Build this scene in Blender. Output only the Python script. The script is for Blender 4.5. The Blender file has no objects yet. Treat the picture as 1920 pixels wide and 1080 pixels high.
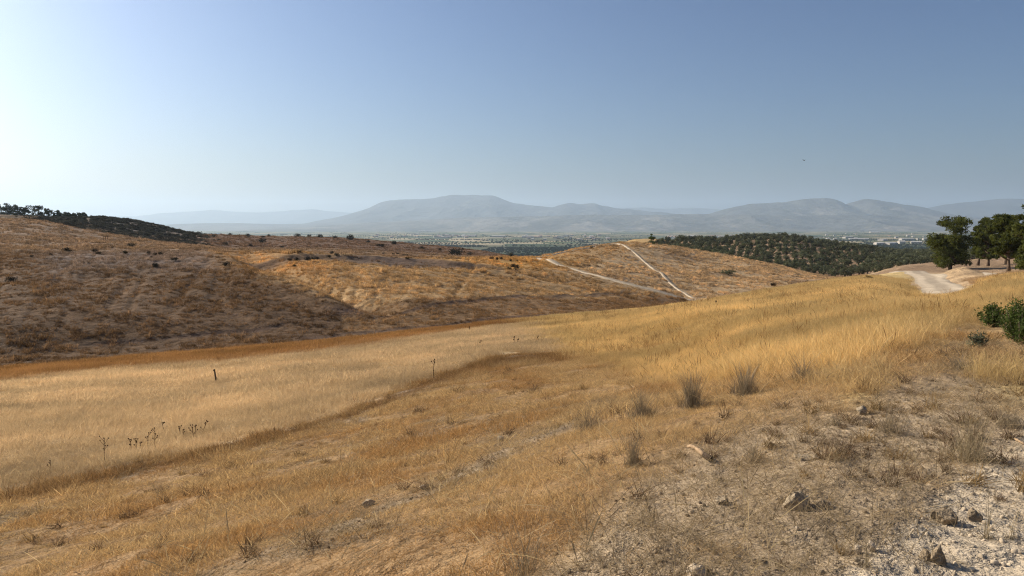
import bpy, math, random
import numpy as np
from mathutils import Vector

R = math.radians
scene = bpy.context.scene
COL = scene.collection

# ------------------------------------------------------------------ camera
CAM_Z = 1.62
FPX = 1387.0                      # focal length in pixels of the 1920 px wide photograph
PITCH = math.atan(115.0 / FPX)    # horizon stands at y = 425
cam_data = bpy.data.cameras.new("camera")
cam_data.sensor_width = 36.0
cam_data.lens = 36.0 * FPX / 1920.0
cam_data.clip_start = 0.05
cam_data.clip_end = 200000.0
cam = bpy.data.objects.new("camera", cam_data)
COL.objects.link(cam)
cam.location = (0, 0, CAM_Z)
cam.rotation_euler = (math.pi / 2 - PITCH, 0, 0)
scene.camera = cam

# ------------------------------------------------------------------ light
SUN_AZ = -65.0     # degrees from the view direction (+Y), negative = to the left
SUN_EL = 31.0
world = bpy.data.worlds.new("World")
scene.world = world
world.use_nodes = True
wn = world.node_tree.nodes
wl = world.node_tree.links
wn.clear()
sky = wn.new("ShaderNodeTexSky")
sky.sky_type = 'NISHITA'
sky.sun_disc = False
sky.sun_elevation = R(SUN_EL)
sky.sun_rotation = R(SUN_AZ)
sky.altitude = 600
sky.air_density = 1.0
sky.dust_density = 4.0
sky.ozone_density = 3.5
bg = wn.new("ShaderNodeBackground")
bg.inputs["Strength"].default_value = 0.080
wo = wn.new("ShaderNodeOutputWorld")
# a little more contrast and depth of blue, as the camera's picture has it
sc1 = wn.new("ShaderNodeVectorMath"); sc1.operation = 'SCALE'; sc1.inputs["Scale"].default_value = 0.125
gam = wn.new("ShaderNodeGamma"); gam.inputs["Gamma"].default_value = 1.36
sc2 = wn.new("ShaderNodeVectorMath"); sc2.operation = 'MULTIPLY'; sc2.inputs[1].default_value = (7.8, 8.1, 8.55)
wl.new(sky.outputs[0], sc1.inputs[0]); wl.new(sc1.outputs[0], gam.inputs[0]); wl.new(gam.outputs[0], sc2.inputs[0])
wl.new(sc2.outputs[0], bg.inputs[0])
wl.new(bg.outputs[0], wo.inputs[0])

sun_data = bpy.data.lights.new("sun", 'SUN')
sun_data.energy = 5.0
sun_data.angle = R(0.6)
sun_data.color = (1.0, 0.87, 0.69)
sun = bpy.data.objects.new("sun", sun_data)
COL.objects.link(sun)
to_sun = Vector((math.sin(R(SUN_AZ)) * math.cos(R(SUN_EL)),
                 math.cos(R(SUN_AZ)) * math.cos(R(SUN_EL)), math.sin(R(SUN_EL))))
sun.rotation_euler = to_sun.to_track_quat('Z', 'Y').to_euler()

scene.view_settings.view_transform = 'Standard'
scene.view_settings.look = 'None'
scene.view_settings.exposure = 0.52
scene.view_settings.gamma = 1.0
scene.view_settings.use_curve_mapping = False
scene.render.engine = 'CYCLES'
scene.cycles.use_denoising = True
scene.cycles.max_bounces = 4
scene.cycles.use_adaptive_sampling = True
scene.cycles.adaptive_threshold = 0.02
scene.cycles.diffuse_bounces = 2
scene.cycles.transparent_max_bounces = 4
scene.cycles.volume_bounces = 1
scene.cycles.denoising_prefilter = 'NONE'
scene.cycles.pixel_filter_type = 'BLACKMAN_HARRIS'
scene.cycles.filter_width = 1.15

# ------------------------------------------------------------------ helpers
rng = np.random.default_rng(7)


def pix_ray(px, py):
    """(x/y, z/y) of the ray through a pixel of the 1920x1080 photograph"""
    a = (np.asarray(px, float) - 960.0) / FPX
    b = (540.0 - np.asarray(py, float)) / FPX
    dy = math.cos(PITCH) + b * math.sin(PITCH)
    dz = -math.sin(PITCH) + b * math.cos(PITCH)
    return a / dy, dz / dy


def project(x, y, z):
    """world point -> pixel of the photograph"""
    zz = z - CAM_Z
    d = y * math.cos(PITCH) - zz * math.sin(PITCH)
    v = y * math.sin(PITCH) + zz * math.cos(PITCH)
    d = np.maximum(d, 1e-3)
    return 960.0 + FPX * x / d, 540.0 - FPX * v / d


def smooth(a, b, x):
    t = np.clip((x - a) / (b - a), 0, 1)
    return t * t * (3 - 2 * t)


def _hash(ix, iy, seed):
    h = (ix.astype(np.int64) * 374761393 + iy.astype(np.int64) * 668265263 + seed * 2147483647) & 0xFFFFFFFF
    h = ((h ^ (h >> 13)) * 1274126177) & 0xFFFFFFFF
    return ((h ^ (h >> 16)) & 0xFFFFFF) / float(0xFFFFFF)


def vnoise(x, y, seed=0):
    ix = np.floor(x); iy = np.floor(y)
    fx = x - ix; fy = y - iy
    fx = fx * fx * (3 - 2 * fx); fy = fy * fy * (3 - 2 * fy)
    ix = ix.astype(np.int64); iy = iy.astype(np.int64)
    a = _hash(ix, iy, seed); b = _hash(ix + 1, iy, seed)
    c = _hash(ix, iy + 1, seed); d = _hash(ix + 1, iy + 1, seed)
    return (a * (1 - fx) + b * fx) * (1 - fy) + (c * (1 - fx) + d * fx) * fy


def fbm(x, y, seed=0, oct=4, gain=0.5):
    s = 0.0; amp = 1.0; tot = 0.0
    for i in range(oct):
        s = s + amp * vnoise(x * 2 ** i + 17.3 * i, y * 2 ** i - 9.1 * i, seed + i)
        tot += amp; amp *= gain
    return s / tot


def np_mesh(name, verts, faces, smooth_shade=False):
    """fast mesh from numpy arrays; faces has a constant number of corners"""
    me = bpy.data.meshes.new(name)
    verts = np.ascontiguousarray(verts, dtype=np.float32)
    faces = np.ascontiguousarray(faces, dtype=np.int32)
    n, k = faces.shape
    me.vertices.add(len(verts))
    me.vertices.foreach_set("co", verts.ravel())
    me.loops.add(n * k)
    me.loops.foreach_set("vertex_index", faces.ravel())
    me.polygons.add(n)
    me.polygons.foreach_set("loop_start", np.arange(0, n * k, k, dtype=np.int32))
    if smooth_shade:
        me.polygons.foreach_set("use_smooth", np.ones(n, dtype=bool))
    me.update(calc_edges=True)
    return me


def set_col(me, name, rgb):
    a = me.attributes.new(name, 'FLOAT_COLOR', 'POINT')
    rgba = np.ones((len(rgb), 4), dtype=np.float32)
    rgba[:, :3] = rgb
    a.data.foreach_set("color", rgba.ravel())


def set_float(me, name, v):
    a = me.attributes.new(name, 'FLOAT', 'POINT')
    a.data.foreach_set("value", np.ascontiguousarray(v, dtype=np.float32))


def tag(o, label=None, cat=None, group=None, kind=None):
    if label: o["label"] = label
    if cat: o["category"] = cat
    if group: o["group"] = group
    if kind: o["kind"] = kind
    return o


def obj(name, me, mats=None, parent=None, loc=None):
    o = bpy.data.objects.new(name, me)
    COL.objects.link(o)
    if mats is not None and me is not None:
        for m in (mats if isinstance(mats, (list, tuple)) else [mats]):
            if m.name not in [x.name for x in me.materials if x]:
                me.materials.append(m)
    if loc is not None: o.location = loc
    if parent is not None: o.parent = parent
    return o


# ------------------------------------------------------------------ materials
def new_mat(name):
    m = bpy.data.materials.new(name)
    m.use_nodes = True
    nt = m.node_tree
    nt.nodes.clear()
    out = nt.nodes.new("ShaderNodeOutputMaterial")
    return m, nt, out


def N(nt, typ, **kw):
    n = nt.nodes.new(typ)
    for k, v in kw.items():
        if k.startswith("i_"):
            n.inputs[k[2:].replace("_", " ")].default_value = v
        else:
            setattr(n, k, v)
    return n


def noise_mul(nt, coord, scale, lo, hi, detail=4.0, rough=0.6):
    """noise remapped to lo..hi"""
    nz = N(nt, "ShaderNodeTexNoise")
    nz.inputs["Scale"].default_value = scale
    nz.inputs["Detail"].default_value = detail
    nz.inputs["Roughness"].default_value = rough
    nt.links.new(coord, nz.inputs["Vector"])
    mr = N(nt, "ShaderNodeMapRange")
    mr.inputs["From Min"].default_value = 0.3
    mr.inputs["From Max"].default_value = 0.7
    mr.inputs["To Min"].default_value = lo
    mr.inputs["To Max"].default_value = hi
    nt.links.new(nz.outputs[0], mr.inputs["Value"])
    return nz, mr.outputs[0]


def vmul(nt, col, fac):
    mx = N(nt, "ShaderNodeVectorMath", operation='SCALE')
    nt.links.new(col, mx.inputs[0])
    nt.links.new(fac, mx.inputs["Scale"])
    return mx.outputs[0]


def surface_mat(name, color=None, attr=None, scales=((8.0, .8, 1.2),), bumps=((20.0, .02, .6),), rough=0.95, spec=0.1):
    m, nt, out = new_mat(name)
    geo = N(nt, "ShaderNodeTexCoord")
    co = geo.outputs["Object"]
    if attr:
        at = N(nt, "ShaderNodeAttribute", attribute_name=attr)
        c = at.outputs["Color"]
    else:
        rgb = N(nt, "ShaderNodeRGB"); rgb.outputs[0].default_value = (*color, 1)
        c = rgb.outputs[0]
    for sc, lo, hi in scales:
        _, f = noise_mul(nt, co, sc, lo, hi)
        c = vmul(nt, c, f)
    p = N(nt, "ShaderNodeBsdfPrincipled")
    p.inputs["Roughness"].default_value = rough
    p.inputs["Specular IOR Level"].default_value = spec
    nt.links.new(c, p.inputs["Base Color"])
    prev = None
    for sc, dist, st in bumps:
        nz, f = noise_mul(nt, co, sc, 0, 1)
        b = N(nt, "ShaderNodeBump")
        b.inputs["Strength"].default_value = st
        b.inputs["Distance"].default_value = dist
        nt.links.new(f, b.inputs["Height"])
        if prev: nt.links.new(prev.outputs[0], b.inputs["Normal"])
        prev = b
    if prev: nt.links.new(prev.outputs[0], p.inputs["Normal"])
    nt.links.new(p.outputs[0], out.inputs[0])
    return m


def leaf_mat(name, color=(1, 1, 1), instancer=False, transl=0.35, tmul=(1.05, 1.0, .88), vary=0.0):
    """thin blades and leaves: diffuse + translucent, colour = tint x per-blade shade"""
    m, nt, out = new_mat(name)
    sh = N(nt, "ShaderNodeAttribute", attribute_name="shade")
    if instancer:
        at = N(nt, "ShaderNodeAttribute", attribute_name="tint", attribute_type='INSTANCER')
        c = at.outputs["Color"]
    else:
        rgb = N(nt, "ShaderNodeRGB"); rgb.outputs[0].default_value = (*color, 1)
        c = rgb.outputs[0]
        if vary:
            oi = N(nt, "ShaderNodeObjectInfo")
            mr = N(nt, "ShaderNodeMapRange")
            mr.inputs["To Min"].default_value = 1 - vary
            mr.inputs["To Max"].default_value = 1 + vary
            nt.links.new(oi.outputs["Random"], mr.inputs["Value"])
            c = vmul(nt, c, mr.outputs[0])
    c = vmul(nt, c, sh.outputs["Fac"])
    d = N(nt, "ShaderNodeBsdfDiffuse"); d.inputs["Roughness"].default_value = 0.6
    t = N(nt, "ShaderNodeBsdfTranslucent")
    mm = N(nt, "ShaderNodeVectorMath", operation='MULTIPLY')
    mm.inputs[1].default_value = tmul
    nt.links.new(c, mm.inputs[0])
    nt.links.new(c, d.inputs[0])
    nt.links.new(mm.outputs[0], t.inputs[0])
    mx = N(nt, "ShaderNodeMixShader"); mx.inputs[0].default_value = transl
    nt.links.new(d.outputs[0], mx.inputs[1]); nt.links.new(t.outputs[0], mx.inputs[2])
    nt.links.new(mx.outputs[0], out.inputs[0])
    return m


# ------------------------------------------------------------------ terrain
# Feature lines of the land, near to far: for a pixel column the pixel row and the
# distance (m, along the view axis) of the ground there.  Rows of hidden ground are
# those the ground would have if nothing stood before it.
LINES = [
    # 1 just under the frame
    {-500: (1080, 8.5), 0: (1080, 7.0), 400: (1080, 5.2), 800: (1080, 4.0), 1200: (1080, 3.4), 1600: (1080, 3.3), 1920: (1080, 3.25), 2400: (1080, 3.2)},
    # 2 middle of the trampled slope
    {-500: (1030, 11), 0: (1000, 10), 400: (960, 9), 800: (880, 9), 1200: (800, 8), 1600: (780, 6.6), 1920: (780, 6.2), 2400: (780, 6.1)},
    # 3 break of slope, start of the tall meadow
    {-500: (1010, 12.5), 0: (930, 14), 300: (862, 16), 640: (772, 20), 1000: (662, 30), 1200: (640, 31), 1450: (640, 17), 1700: (640, 11.5), 1920: (640, 11), 2400: (640, 10.6)},
    # 4 middle of the meadow
    {-500: (800, 25), 0: (760, 27), 300: (730, 31), 640: (690, 33), 1000: (625, 42), 1200: (605, 41), 1320: (600, 32), 1450: (600, 25), 1580: (600, 21), 1700: (600, 16), 1920: (600, 14), 2400: (595, 14)},
    # 5 foot of the meadow, to the right the crest of the golden slope
    {-500: (735, 38), 0: (700, 42), 300: (672, 45), 640: (640, 50), 1000: (601, 58), 1200: (583, 63), 1320: (567, 67), 1450: (545, 71), 1580: (526, 74), 1640: (524, 72), 1700: (540, 62), 1760: (547, 56), 1800: (542, 55), 1850: (527, 54), 1920: (516, 52), 2400: (490, 50)},
    # 6 bottom of the swale, to the right the road bench
    {-500: (705, 52), 0: (672, 58), 300: (655, 64), 640: (628, 74), 1000: (590, 96), 1200: (574, 118), 1320: (572, 140), 1450: (565, 150), 1560: (545, 140), 1640: (517, 104), 1700: (513, 98), 1760: (512, 98), 1800: (512, 96), 1850: (511, 95), 1920: (508, 95), 2400: (490, 95)},
    # 7 lower opposite slope
    {-500: (625, 60), 0: (600, 66), 300: (590, 74), 640: (570, 88), 1000: (556, 112), 1200: (556, 132), 1320: (553, 158), 1450: (540, 178), 1580: (527, 190), 1700: (505, 130), 1800: (503, 130), 1920: (500, 130), 2400: (480, 130)},
    # 8 upper opposite slope
    {-500: (530, 82), 0: (520, 92), 300: (510, 100), 640: (510, 112), 1000: (505, 150), 1200: (500, 190), 1320: (505, 205), 1450: (515, 205), 1580: (524, 215), 1700: (500, 165), 1920: (490, 165), 2400: (470, 165)},
    # 9 brow
    {-500: (480, 100), 0: (478, 112), 300: (474, 125), 640: (477, 145), 800: (484, 155), 1000: (484, 185), 1100: (463, 225), 1180: (456, 240), 1250: (461, 246), 1320: (472, 250), 1450: (497, 245), 1580: (523, 240), 1700: (498, 230), 1920: (482, 230), 2400: (460, 215)},
    # 10 behind the brow
    {-500: (430, 150), 0: (445, 165), 200: (452, 175), 370: (465, 180), 640: (481, 215), 800: (488, 220), 1000: (483, 215), 1100: (474, 270), 1180: (470, 285), 1320: (484, 305), 1450: (498, 300), 1580: (515, 285), 1700: (497, 290), 1920: (480, 290), 2400: (450, 262)},
    # 11 edge of the plateau / foot of the far ridge / middle of the olive hill
    {-500: (395, 220), 0: (412, 228), 60: (413, 232), 100: (418, 235), 160: (432, 240), 370: (461, 250), 500: (467, 280), 640: (468, 300), 800: (474, 310), 900: (480, 300), 1000: (484, 262), 1100: (480, 330), 1180: (470, 345), 1320: (471, 350), 1450: (471, 345), 1580: (488, 340), 1700: (488, 340), 1920: (476, 340), 2400: (450, 330)},
    # 12 crests: scrub hill, far ridge, olive hill
    {-500: (392, 330), 0: (403, 330), 100: (409, 330), 180: (407, 330), 240: (412, 330), 300: (425, 330), 370: (438, 335), 500: (442, 380), 640: (446, 400), 720: (452, 400), 800: (460, 390), 900: (471, 350), 960: (480, 320), 1040: (482, 330), 1100: (480, 390), 1150: (460, 410), 1200: (448, 430), 1260: (450, 430), 1320: (455, 405), 1400: (450, 395), 1460: (448, 390), 1540: (458, 395), 1620: (470, 395), 1700: (479, 395), 1920: (474, 400), 2400: (450, 425)},
]


def pchip_slopes(x, y):
    h = np.diff(x); d = np.diff(y) / h
    m = np.zeros_like(y)
    for i in range(1, len(y) - 1):
        if d[i - 1] * d[i] > 0:
            w1 = 2 * h[i] + h[i - 1]; w2 = h[i] + 2 * h[i - 1]
            m[i] = (w1 + w2) / (w1 / d[i - 1] + w2 / d[i])
    m[0] = d[0]; m[-1] = d[-1]
    return m


def pchip(x, y, q):
    x = np.asarray(x, float); y = np.asarray(y, float)
    m = pchip_slopes(x, y)
    q = np.clip(q, x[0], x[-1])
    i = np.clip(np.searchsorted(x, q) - 1, 0, len(x) - 2)
    h = x[i + 1] - x[i]; t = (q - x[i]) / h
    return ((2 * t ** 3 - 3 * t ** 2 + 1) * y[i] + (t ** 3 - 2 * t ** 2 + t) * h * m[i]
            + (-2 * t ** 3 + 3 * t ** 2) * y[i + 1] + (t ** 3 - t ** 2) * h * m[i + 1])


U = np.unique(np.concatenate([np.linspace(-1.35, -0.78, 36), np.linspace(-0.78, 0.78, 600), np.linspace(0.78, 1.35, 36)]))
YR = np.concatenate([np.geomspace(1.0, 50, 430), np.geomspace(50, 260, 400)[1:], np.geomspace(260, 700, 120)[1:], np.geomspace(700, 28000, 170)[1:]])
NU, NY = len(U), len(YR)
LY, LZ = [], []
LY.append(np.full(NU, 1.0)); LZ.append(np.where(U < 0, .25 * U, 0.02 * U))
for L in LINES:
    pts = []
    for px, (py, yy) in sorted(L.items()):
        u, s = pix_ray(px, py)
        pts.append((float(u), yy, CAM_Z + float(s) * yy))
    pts = np.array(pts)
    LY.append(pchip(pts[:, 0], pts[:, 1], U)); LZ.append(pchip(pts[:, 0], pts[:, 2], U))
far13 = np.interp(U, [-.8, -.5, -.3, 0, .8], [-8, -12, -26, -34, -34])
LY.append(np.full(NU, 700.0)); LZ.append(far13)
LY.append(np.full(NU, 1450.0)); LZ.append(np.full(NU, -60.0))
LY.append(np.full(NU, 28000.0)); LZ.append(np.full(NU, -60.0))
LY = np.array(LY); LZ = np.array(LZ)
for k in range(1, len(LY)):
    LY[k] = np.maximum(LY[k], LY[k - 1] * 1.02)
GZ = np.zeros((NU, NY)); GK = np.zeros((NU, NY))
for i in range(NU):
    GZ[i] = pchip(np.log(LY[:, i]), LZ[:, i], np.log(YR))
    GK[i] = np.interp(YR, LY[:, i], np.arange(len(LY)))
# soften across columns and rows so that no feature line shows as a crease
ker = np.array([1, 4, 6, 4, 1]) / 16.0
for _ in range(6):
    p = np.pad(GZ, ((2, 2), (0, 0)), mode='edge')
    GZ = sum(ker[j] * p[j:j + NU] for j in range(5))
for _ in range(8):
    p = np.pad(GZ, ((0, 0), (2, 2)), mode='edge')
    GZ = sum(ker[j] * p[:, j:j + NY] for j in range(5))
GX = U[:, None] * YR[None, :]
GY = np.broadcast_to(YR[None, :], GX.shape)
PX, PY = project(GX, GY, GZ)

# relief ---------------------------------------------------------------
nb = fbm(GX / 1.7, GY / 1.7, 3, 4) - .5
nf = fbm(GX / .35, GY / .35, 11, 3) - .5
nh = fbm(GX / 9., GY / 6., 5, 4) - .5
nl = fbm(GX / 40., GY / 30., 8, 4) - .5
near = 1 - smooth(25, 60, GY)
hill = smooth(45, 80, GY) * (1 - smooth(450, 900, GY))
GZ = GZ + near * (nb * .16 + nf * .05) + hill * (nh * .9 + nl * 1.3) * smooth(5.4, 6.6, GK) + \
    smooth(500, 900, GY) * (1 - smooth(1300, 1800, GY)) * (fbm(GX / 90, GY / 120, 31, 4) - .5) * 26
# the small pale badland hill rising before the plain
bump = np.exp(-(((PX - 905) / 75) ** 2)) * np.exp(-((GY - 820) / 110) ** 2)
GZ = GZ + bump * 16 * (0.7 + .6 * fbm(GX / 25, GY / 40, 77, 3))
# sandy spoil heap beside the road
GZ = GZ + 1.0 * np.exp(-((GX - 49.8 - (GY - 82) * .5) / 2.0) ** 2 - ((GY - 82) / 8.) ** 2) * (.8 + .5 * fbm(GX, GY, 5, 3))
# terrace banks: (pixel line, which lines they lie between, height of the step, reach in pixels)
BANKS = [
    ([(440, 481), (560, 478), (640, 478.5), (740, 480), (830, 488), (920, 496), (990, 506)], 8.0, 9.6, .7, 18),
    ([(700, 592), (790, 578), (860, 567), (1000, 553), (1100, 545), (1190, 542)], 6.2, 8.2, .10, 10),
    ([(150, 640), (250, 636), (400, 626), (470, 618), (540, 606)], 6.0, 8.0, .12, 14),
    ([(560, 633), (640, 627), (800, 611), (1000, 592), (1280, 571)], 5.4, 7.0, .1, 8),
]
# fold between the dark spur and the golden slope beside it
fold = np.interp(PY, [470, 480, 500, 520, 560, 600, 640, 700], [395, 430, 470, 530, 630, 705, 770, 900])
GZ = GZ - 1.5 * np.exp(-((PX - fold - 45) / 38) ** 2) * smooth(6.3, 7.0, GK) * (1 - smooth(8.6, 9.2, GK))
GZ = GZ + .7 * np.exp(-((PX - fold + 40) / 45) ** 2) * smooth(6.3, 7.0, GK) * (1 - smooth(8.6, 9.2, GK))
# shallow gullies running down the slopes beyond the swale
gul = np.abs(fbm(PX / 85 + PY / 160, PY / 300, 97, 3) - .5)
GZ = GZ - .22 * np.exp(-(gul / .05) ** 2) * smooth(6.6, 7.4, GK) * (1 - smooth(9.2, 10., GK)) * (PX < 1000)
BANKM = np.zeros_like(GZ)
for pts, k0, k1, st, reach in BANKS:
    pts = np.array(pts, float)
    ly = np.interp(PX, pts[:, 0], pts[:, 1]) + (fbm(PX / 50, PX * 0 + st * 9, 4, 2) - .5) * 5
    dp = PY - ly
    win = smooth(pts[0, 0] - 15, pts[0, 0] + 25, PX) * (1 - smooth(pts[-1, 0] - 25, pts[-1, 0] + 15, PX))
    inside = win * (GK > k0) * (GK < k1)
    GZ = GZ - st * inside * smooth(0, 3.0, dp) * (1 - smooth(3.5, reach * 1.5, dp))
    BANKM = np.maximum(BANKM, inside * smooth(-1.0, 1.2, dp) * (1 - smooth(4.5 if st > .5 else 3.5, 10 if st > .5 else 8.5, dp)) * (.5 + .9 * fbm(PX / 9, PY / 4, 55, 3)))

PX, PY = project(GX, GY, GZ)
LOGY = np.log(YR)


def grid_idx(x, y):
    u = np.asarray(x, float) / np.asarray(y, float)
    iu = np.clip(np.interp(u, U, np.arange(NU)), 0, NU - 1.001)
    iy = np.clip(np.interp(np.log(np.maximum(y, 1.0)), LOGY, np.arange(NY)), 0, NY - 1.001)
    return iu, iy


def gsample(G, x, y):
    iu, iy = grid_idx(x, y)
    a = iu.astype(int); b = iy.astype(int)
    fu = iu - a; fy = iy - b
    if G.ndim == 3:
        fu = fu[..., None]; fy = fy[..., None]
    return (G[a, b] * (1 - fu) + G[a + 1, b] * fu) * (1 - fy) + (G[a, b + 1] * (1 - fu) + G[a + 1, b + 1] * fu) * fy


def gz(x, y):
    return gsample(GZ, np.atleast_1d(np.asarray(x, float)), np.atleast_1d(np.asarray(y, float)))


def gz1(x, y):
    return float(gz(x, y)[0])


# running horizon: how high the line of sight over all nearer ground passes
SL = (GZ - CAM_Z) / GY
HOR = np.maximum.accumulate(SL, axis=1)


def ground_hit(px, py, ymin=2.0, ymax=3000.0):
    """first ground point seen through a pixel"""
    u, s = pix_ray(px, py)
    iu = np.interp(float(u), U, np.arange(NU)); a = int(iu); f = iu - a
    a2 = min(a + 1, NU - 1)
    zc = GZ[a] * (1 - f) + GZ[a2] * f
    d = zc - (CAM_Z + float(s) * YR)
    ok = np.where((d >= 0) & (YR > ymin) & (YR < ymax))[0]
    if len(ok) == 0:
        j = np.argmin(np.where((YR > ymin) & (YR < ymax), -d, 1e9)); y = YR[j]
    else:
        j = ok[0]
        if j > 0 and d[j - 1] < 0:
            t = -d[j - 1] / (d[j] - d[j - 1]); y = YR[j - 1] + t * (YR[j] - YR[j - 1])
        else: y = YR[j]
    x = float(u) * y
    return Vector((x, y, gz1(x, y)))


# ground colour ----------------------------------------------------------
C = dict(gold=(.53, .395, .185), pale=(.50, .385, .235), orange=(.31, .175, .068), tramp=(.30, .20, .105),
         soil=(.37, .295, .205), chalk=(.52, .435, .32), dark=(.10, .062, .034), grey=(.17, .13, .105),
         hgold=(.31, .208, .105), mid=(.38, .275, .16), plateau=(.20, .138, .088), ridge=(.145, .092, .06),
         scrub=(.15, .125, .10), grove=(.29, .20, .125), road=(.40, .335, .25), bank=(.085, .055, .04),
         sand=(.36, .255, .16))
C = {k: np.array(v) for k, v in C.items()}
COLR = np.empty(GZ.shape + (3,)); COLR[:] = C['tramp']


def lay(col, w):
    global COLR
    COLR = COLR * (1 - w[..., None]) + np.asarray(col) * w[..., None]


jit = (fbm(GX / 2.2, GY / 2.2, 21, 4) - .5)
jit2 = (fbm(GX / 11., GY / 8., 22, 4) - .5)
soil_b = np.interp(PX, [850, 1000, 1100, 1200, 1300, 1400, 1500, 1600, 1700, 1800, 1920], [1150, 1060, 960, 880, 805, 765, 738, 735, 690, 645, 640])
W_SOIL = smooth(-20, 90, PY - soil_b + jit * 120) * (GK < 4.2)
chalk_b = np.interp(PX, [1400, 1560, 1700, 1800, 1920, 2100], [1180, 1080, 965, 885, 805, 720])
W_CHALK = smooth(-10, 40, PY - chalk_b + jit * 70) * (GK < 3.5)
gold_b = np.interp(PX, [900, 1050, 1150, 1250, 1350, 1500, 1600, 1700, 1800, 1920], [560, 660, 700, 735, 738, 715, 705, 660, 628, 622])
W_GOLD = smooth(-25, 40, gold_b - PY + jit * 50) * (GK < 6.0) * (GK > 1.5)
W_GOLD = np.maximum(W_GOLD, np.exp(-((PX - 1600) / 42) ** 2 - ((PY - 728) / 30) ** 2) * (GK < 4))
W_GOLD = np.maximum(W_GOLD, np.exp(-((PX - 1905) / 45) ** 2 - ((PY - 715) / 40) ** 2) * (GK < 4))
W_PALE = smooth(2.96, 3.04, GK + jit * .08) * (1 - smooth(4.55, 4.8, GK + jit2 * .3)) * (1 - smooth(1020, 1300, PX))
W_ORANGE = smooth(4.5, 4.75, GK + jit2 * .3) * (1 - smooth(5.25, 5.5, GK + jit2 * .4)) * (1 - smooth(1250, 1420, PX))
# bare grey streaks through the trampled slope
sy = np.interp(PX, [560, 700, 800, 870, 960, 1080], [1010, 960, 925, 888, 845, 790])
W_STREAK = np.exp(-((PY - sy + jit * 40) / 13) ** 2) * smooth(560, 660, PX) * (1 - smooth(1040, 1130, PX)) * (GK < 3)
W_PATCH = smooth(.57, .70, fbm(GX / 1.3, GY / .9, 41, 4)) * (GK < 3)
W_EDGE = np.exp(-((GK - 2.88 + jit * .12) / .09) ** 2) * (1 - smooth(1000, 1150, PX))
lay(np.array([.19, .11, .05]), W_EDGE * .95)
lay(C['soil'] * .72, W_PATCH * .6)
lay(C['soil'] * .75, W_STREAK * .7)
lay(C['soil'], W_SOIL * .85)
lay(C['chalk'], W_CHALK * (.55 + .45 * smooth(.38, .56, fbm(GX / .5, GY / .5, 43, 4))))
lay(C['pale'], W_PALE)
lay(C['orange'], W_ORANGE)
lay(C['gold'], W_GOLD)
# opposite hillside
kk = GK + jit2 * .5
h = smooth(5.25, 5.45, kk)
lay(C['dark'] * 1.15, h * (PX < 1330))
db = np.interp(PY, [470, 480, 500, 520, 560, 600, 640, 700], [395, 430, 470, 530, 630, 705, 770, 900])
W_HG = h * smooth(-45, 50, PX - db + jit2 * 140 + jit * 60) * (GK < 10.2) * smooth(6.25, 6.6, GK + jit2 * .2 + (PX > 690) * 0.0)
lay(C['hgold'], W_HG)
W_LOW = h * (1 - smooth(6.9, 7.15, kk)) * (1 - smooth(1280, 1330, PX)) * (PX > 640)
lay(np.array([.195, .122, .062]), W_LOW)
W_GREY = smooth(7.7, 8.3, kk) * (1 - smooth(9.0, 9.3, GK)) * smooth(40, 120, PX) * (1 - smooth(330, 450, PX))
lay(C['grey'], W_GREY * .8)
W_ORH = np.exp(-((PX - 520 + (PY - 490) * -2.2) / 75) ** 2 - ((PY - 492) / 22) ** 2) * (GK > 7) * (GK < 10.4)
lay(np.array([.36, .20, .075]), W_ORH * .85)
W_BG = smooth(8.25, 8.5, GK) * (GK < 9.2) * smooth(620, 700, PX) * (1 - smooth(960, 1010, PX)) * (PY > np.interp(PX, [640, 1000], [476, 500]))
lay(C['grey'] * .95, W_BG * .8)
lay(C['plateau'], smooth(8.95, 9.2, GK + jit2 * .2) * (1 - smooth(11.0, 11.1, GK)) * (PX < 1000))
W_OR2 = np.exp(-((PX - 970) / 120) ** 2 - ((PY - 492) / 16) ** 2) * (GK > 8) * (GK < 10.6)
lay(np.array([.39, .23, .075]), W_OR2 * .8)
W_MID = smooth(1000, 1060, PX + (PY - 520) * 3.0) * (GK > 6.4) * (GK < 10) * (PY < np.interp(PX, [980, 1100, 1200, 1300, 1600], [486, 515, 540, 560, 575]) + 3)
lay(C['mid'], W_MID)
lay(np.array([.25, .175, .105]), W_MID * smooth(.56, .70, fbm(GX / 17, GY / 13, 61, 4)) * .75)
lay(C['ridge'], smooth(11.0, 11.15, GK) * (GK < 12.6) * (PX >= 330) * (PX < 1120))
lay(C['scrub'], smooth(11.0, 11.1, GK) * (GK < 13) * (PX < 430) * (1 - smooth(310, 420, PX + jit2 * 60)))
lay(C['grove'], smooth(9.55, 9.8, GK) * (GK < 12.8) * (PX > 1120))
lay(np.array([.40, .27, .12]), smooth(11.3, 11.6, GK) * (GK < 12.9) * np.exp(-((PX - 1200) / 70) ** 2))
W_ROADZ = (GK > 5.02) * (GK < 9) * (PX > 1600)
lay(C['sand'], W_ROADZ * .85 * (1 - smooth(6.1, 6.9, GK + jit2)))
lay(C['grove'] * .85, W_ROADZ * smooth(6.0, 6.6, GK + jit2))
lay(C['gold'] * .9, (GK > 4.6) * (GK < 6.3) * (PX > 1300) * (1 - smooth(1690, 1730, PX + jit2 * 40)) * 1.0)
lay(C['bank'], BANKM * .75)  # dark earth, plus the shade of the bank faces put into the colour
# dark low scrub patch on the opposite slope
lay(C['bank'] * 1.3, np.exp(-((PX - 650) / 28) ** 2 - ((PY - 582) / 9) ** 2) * (GK > 6) * (GK < 9))
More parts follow.
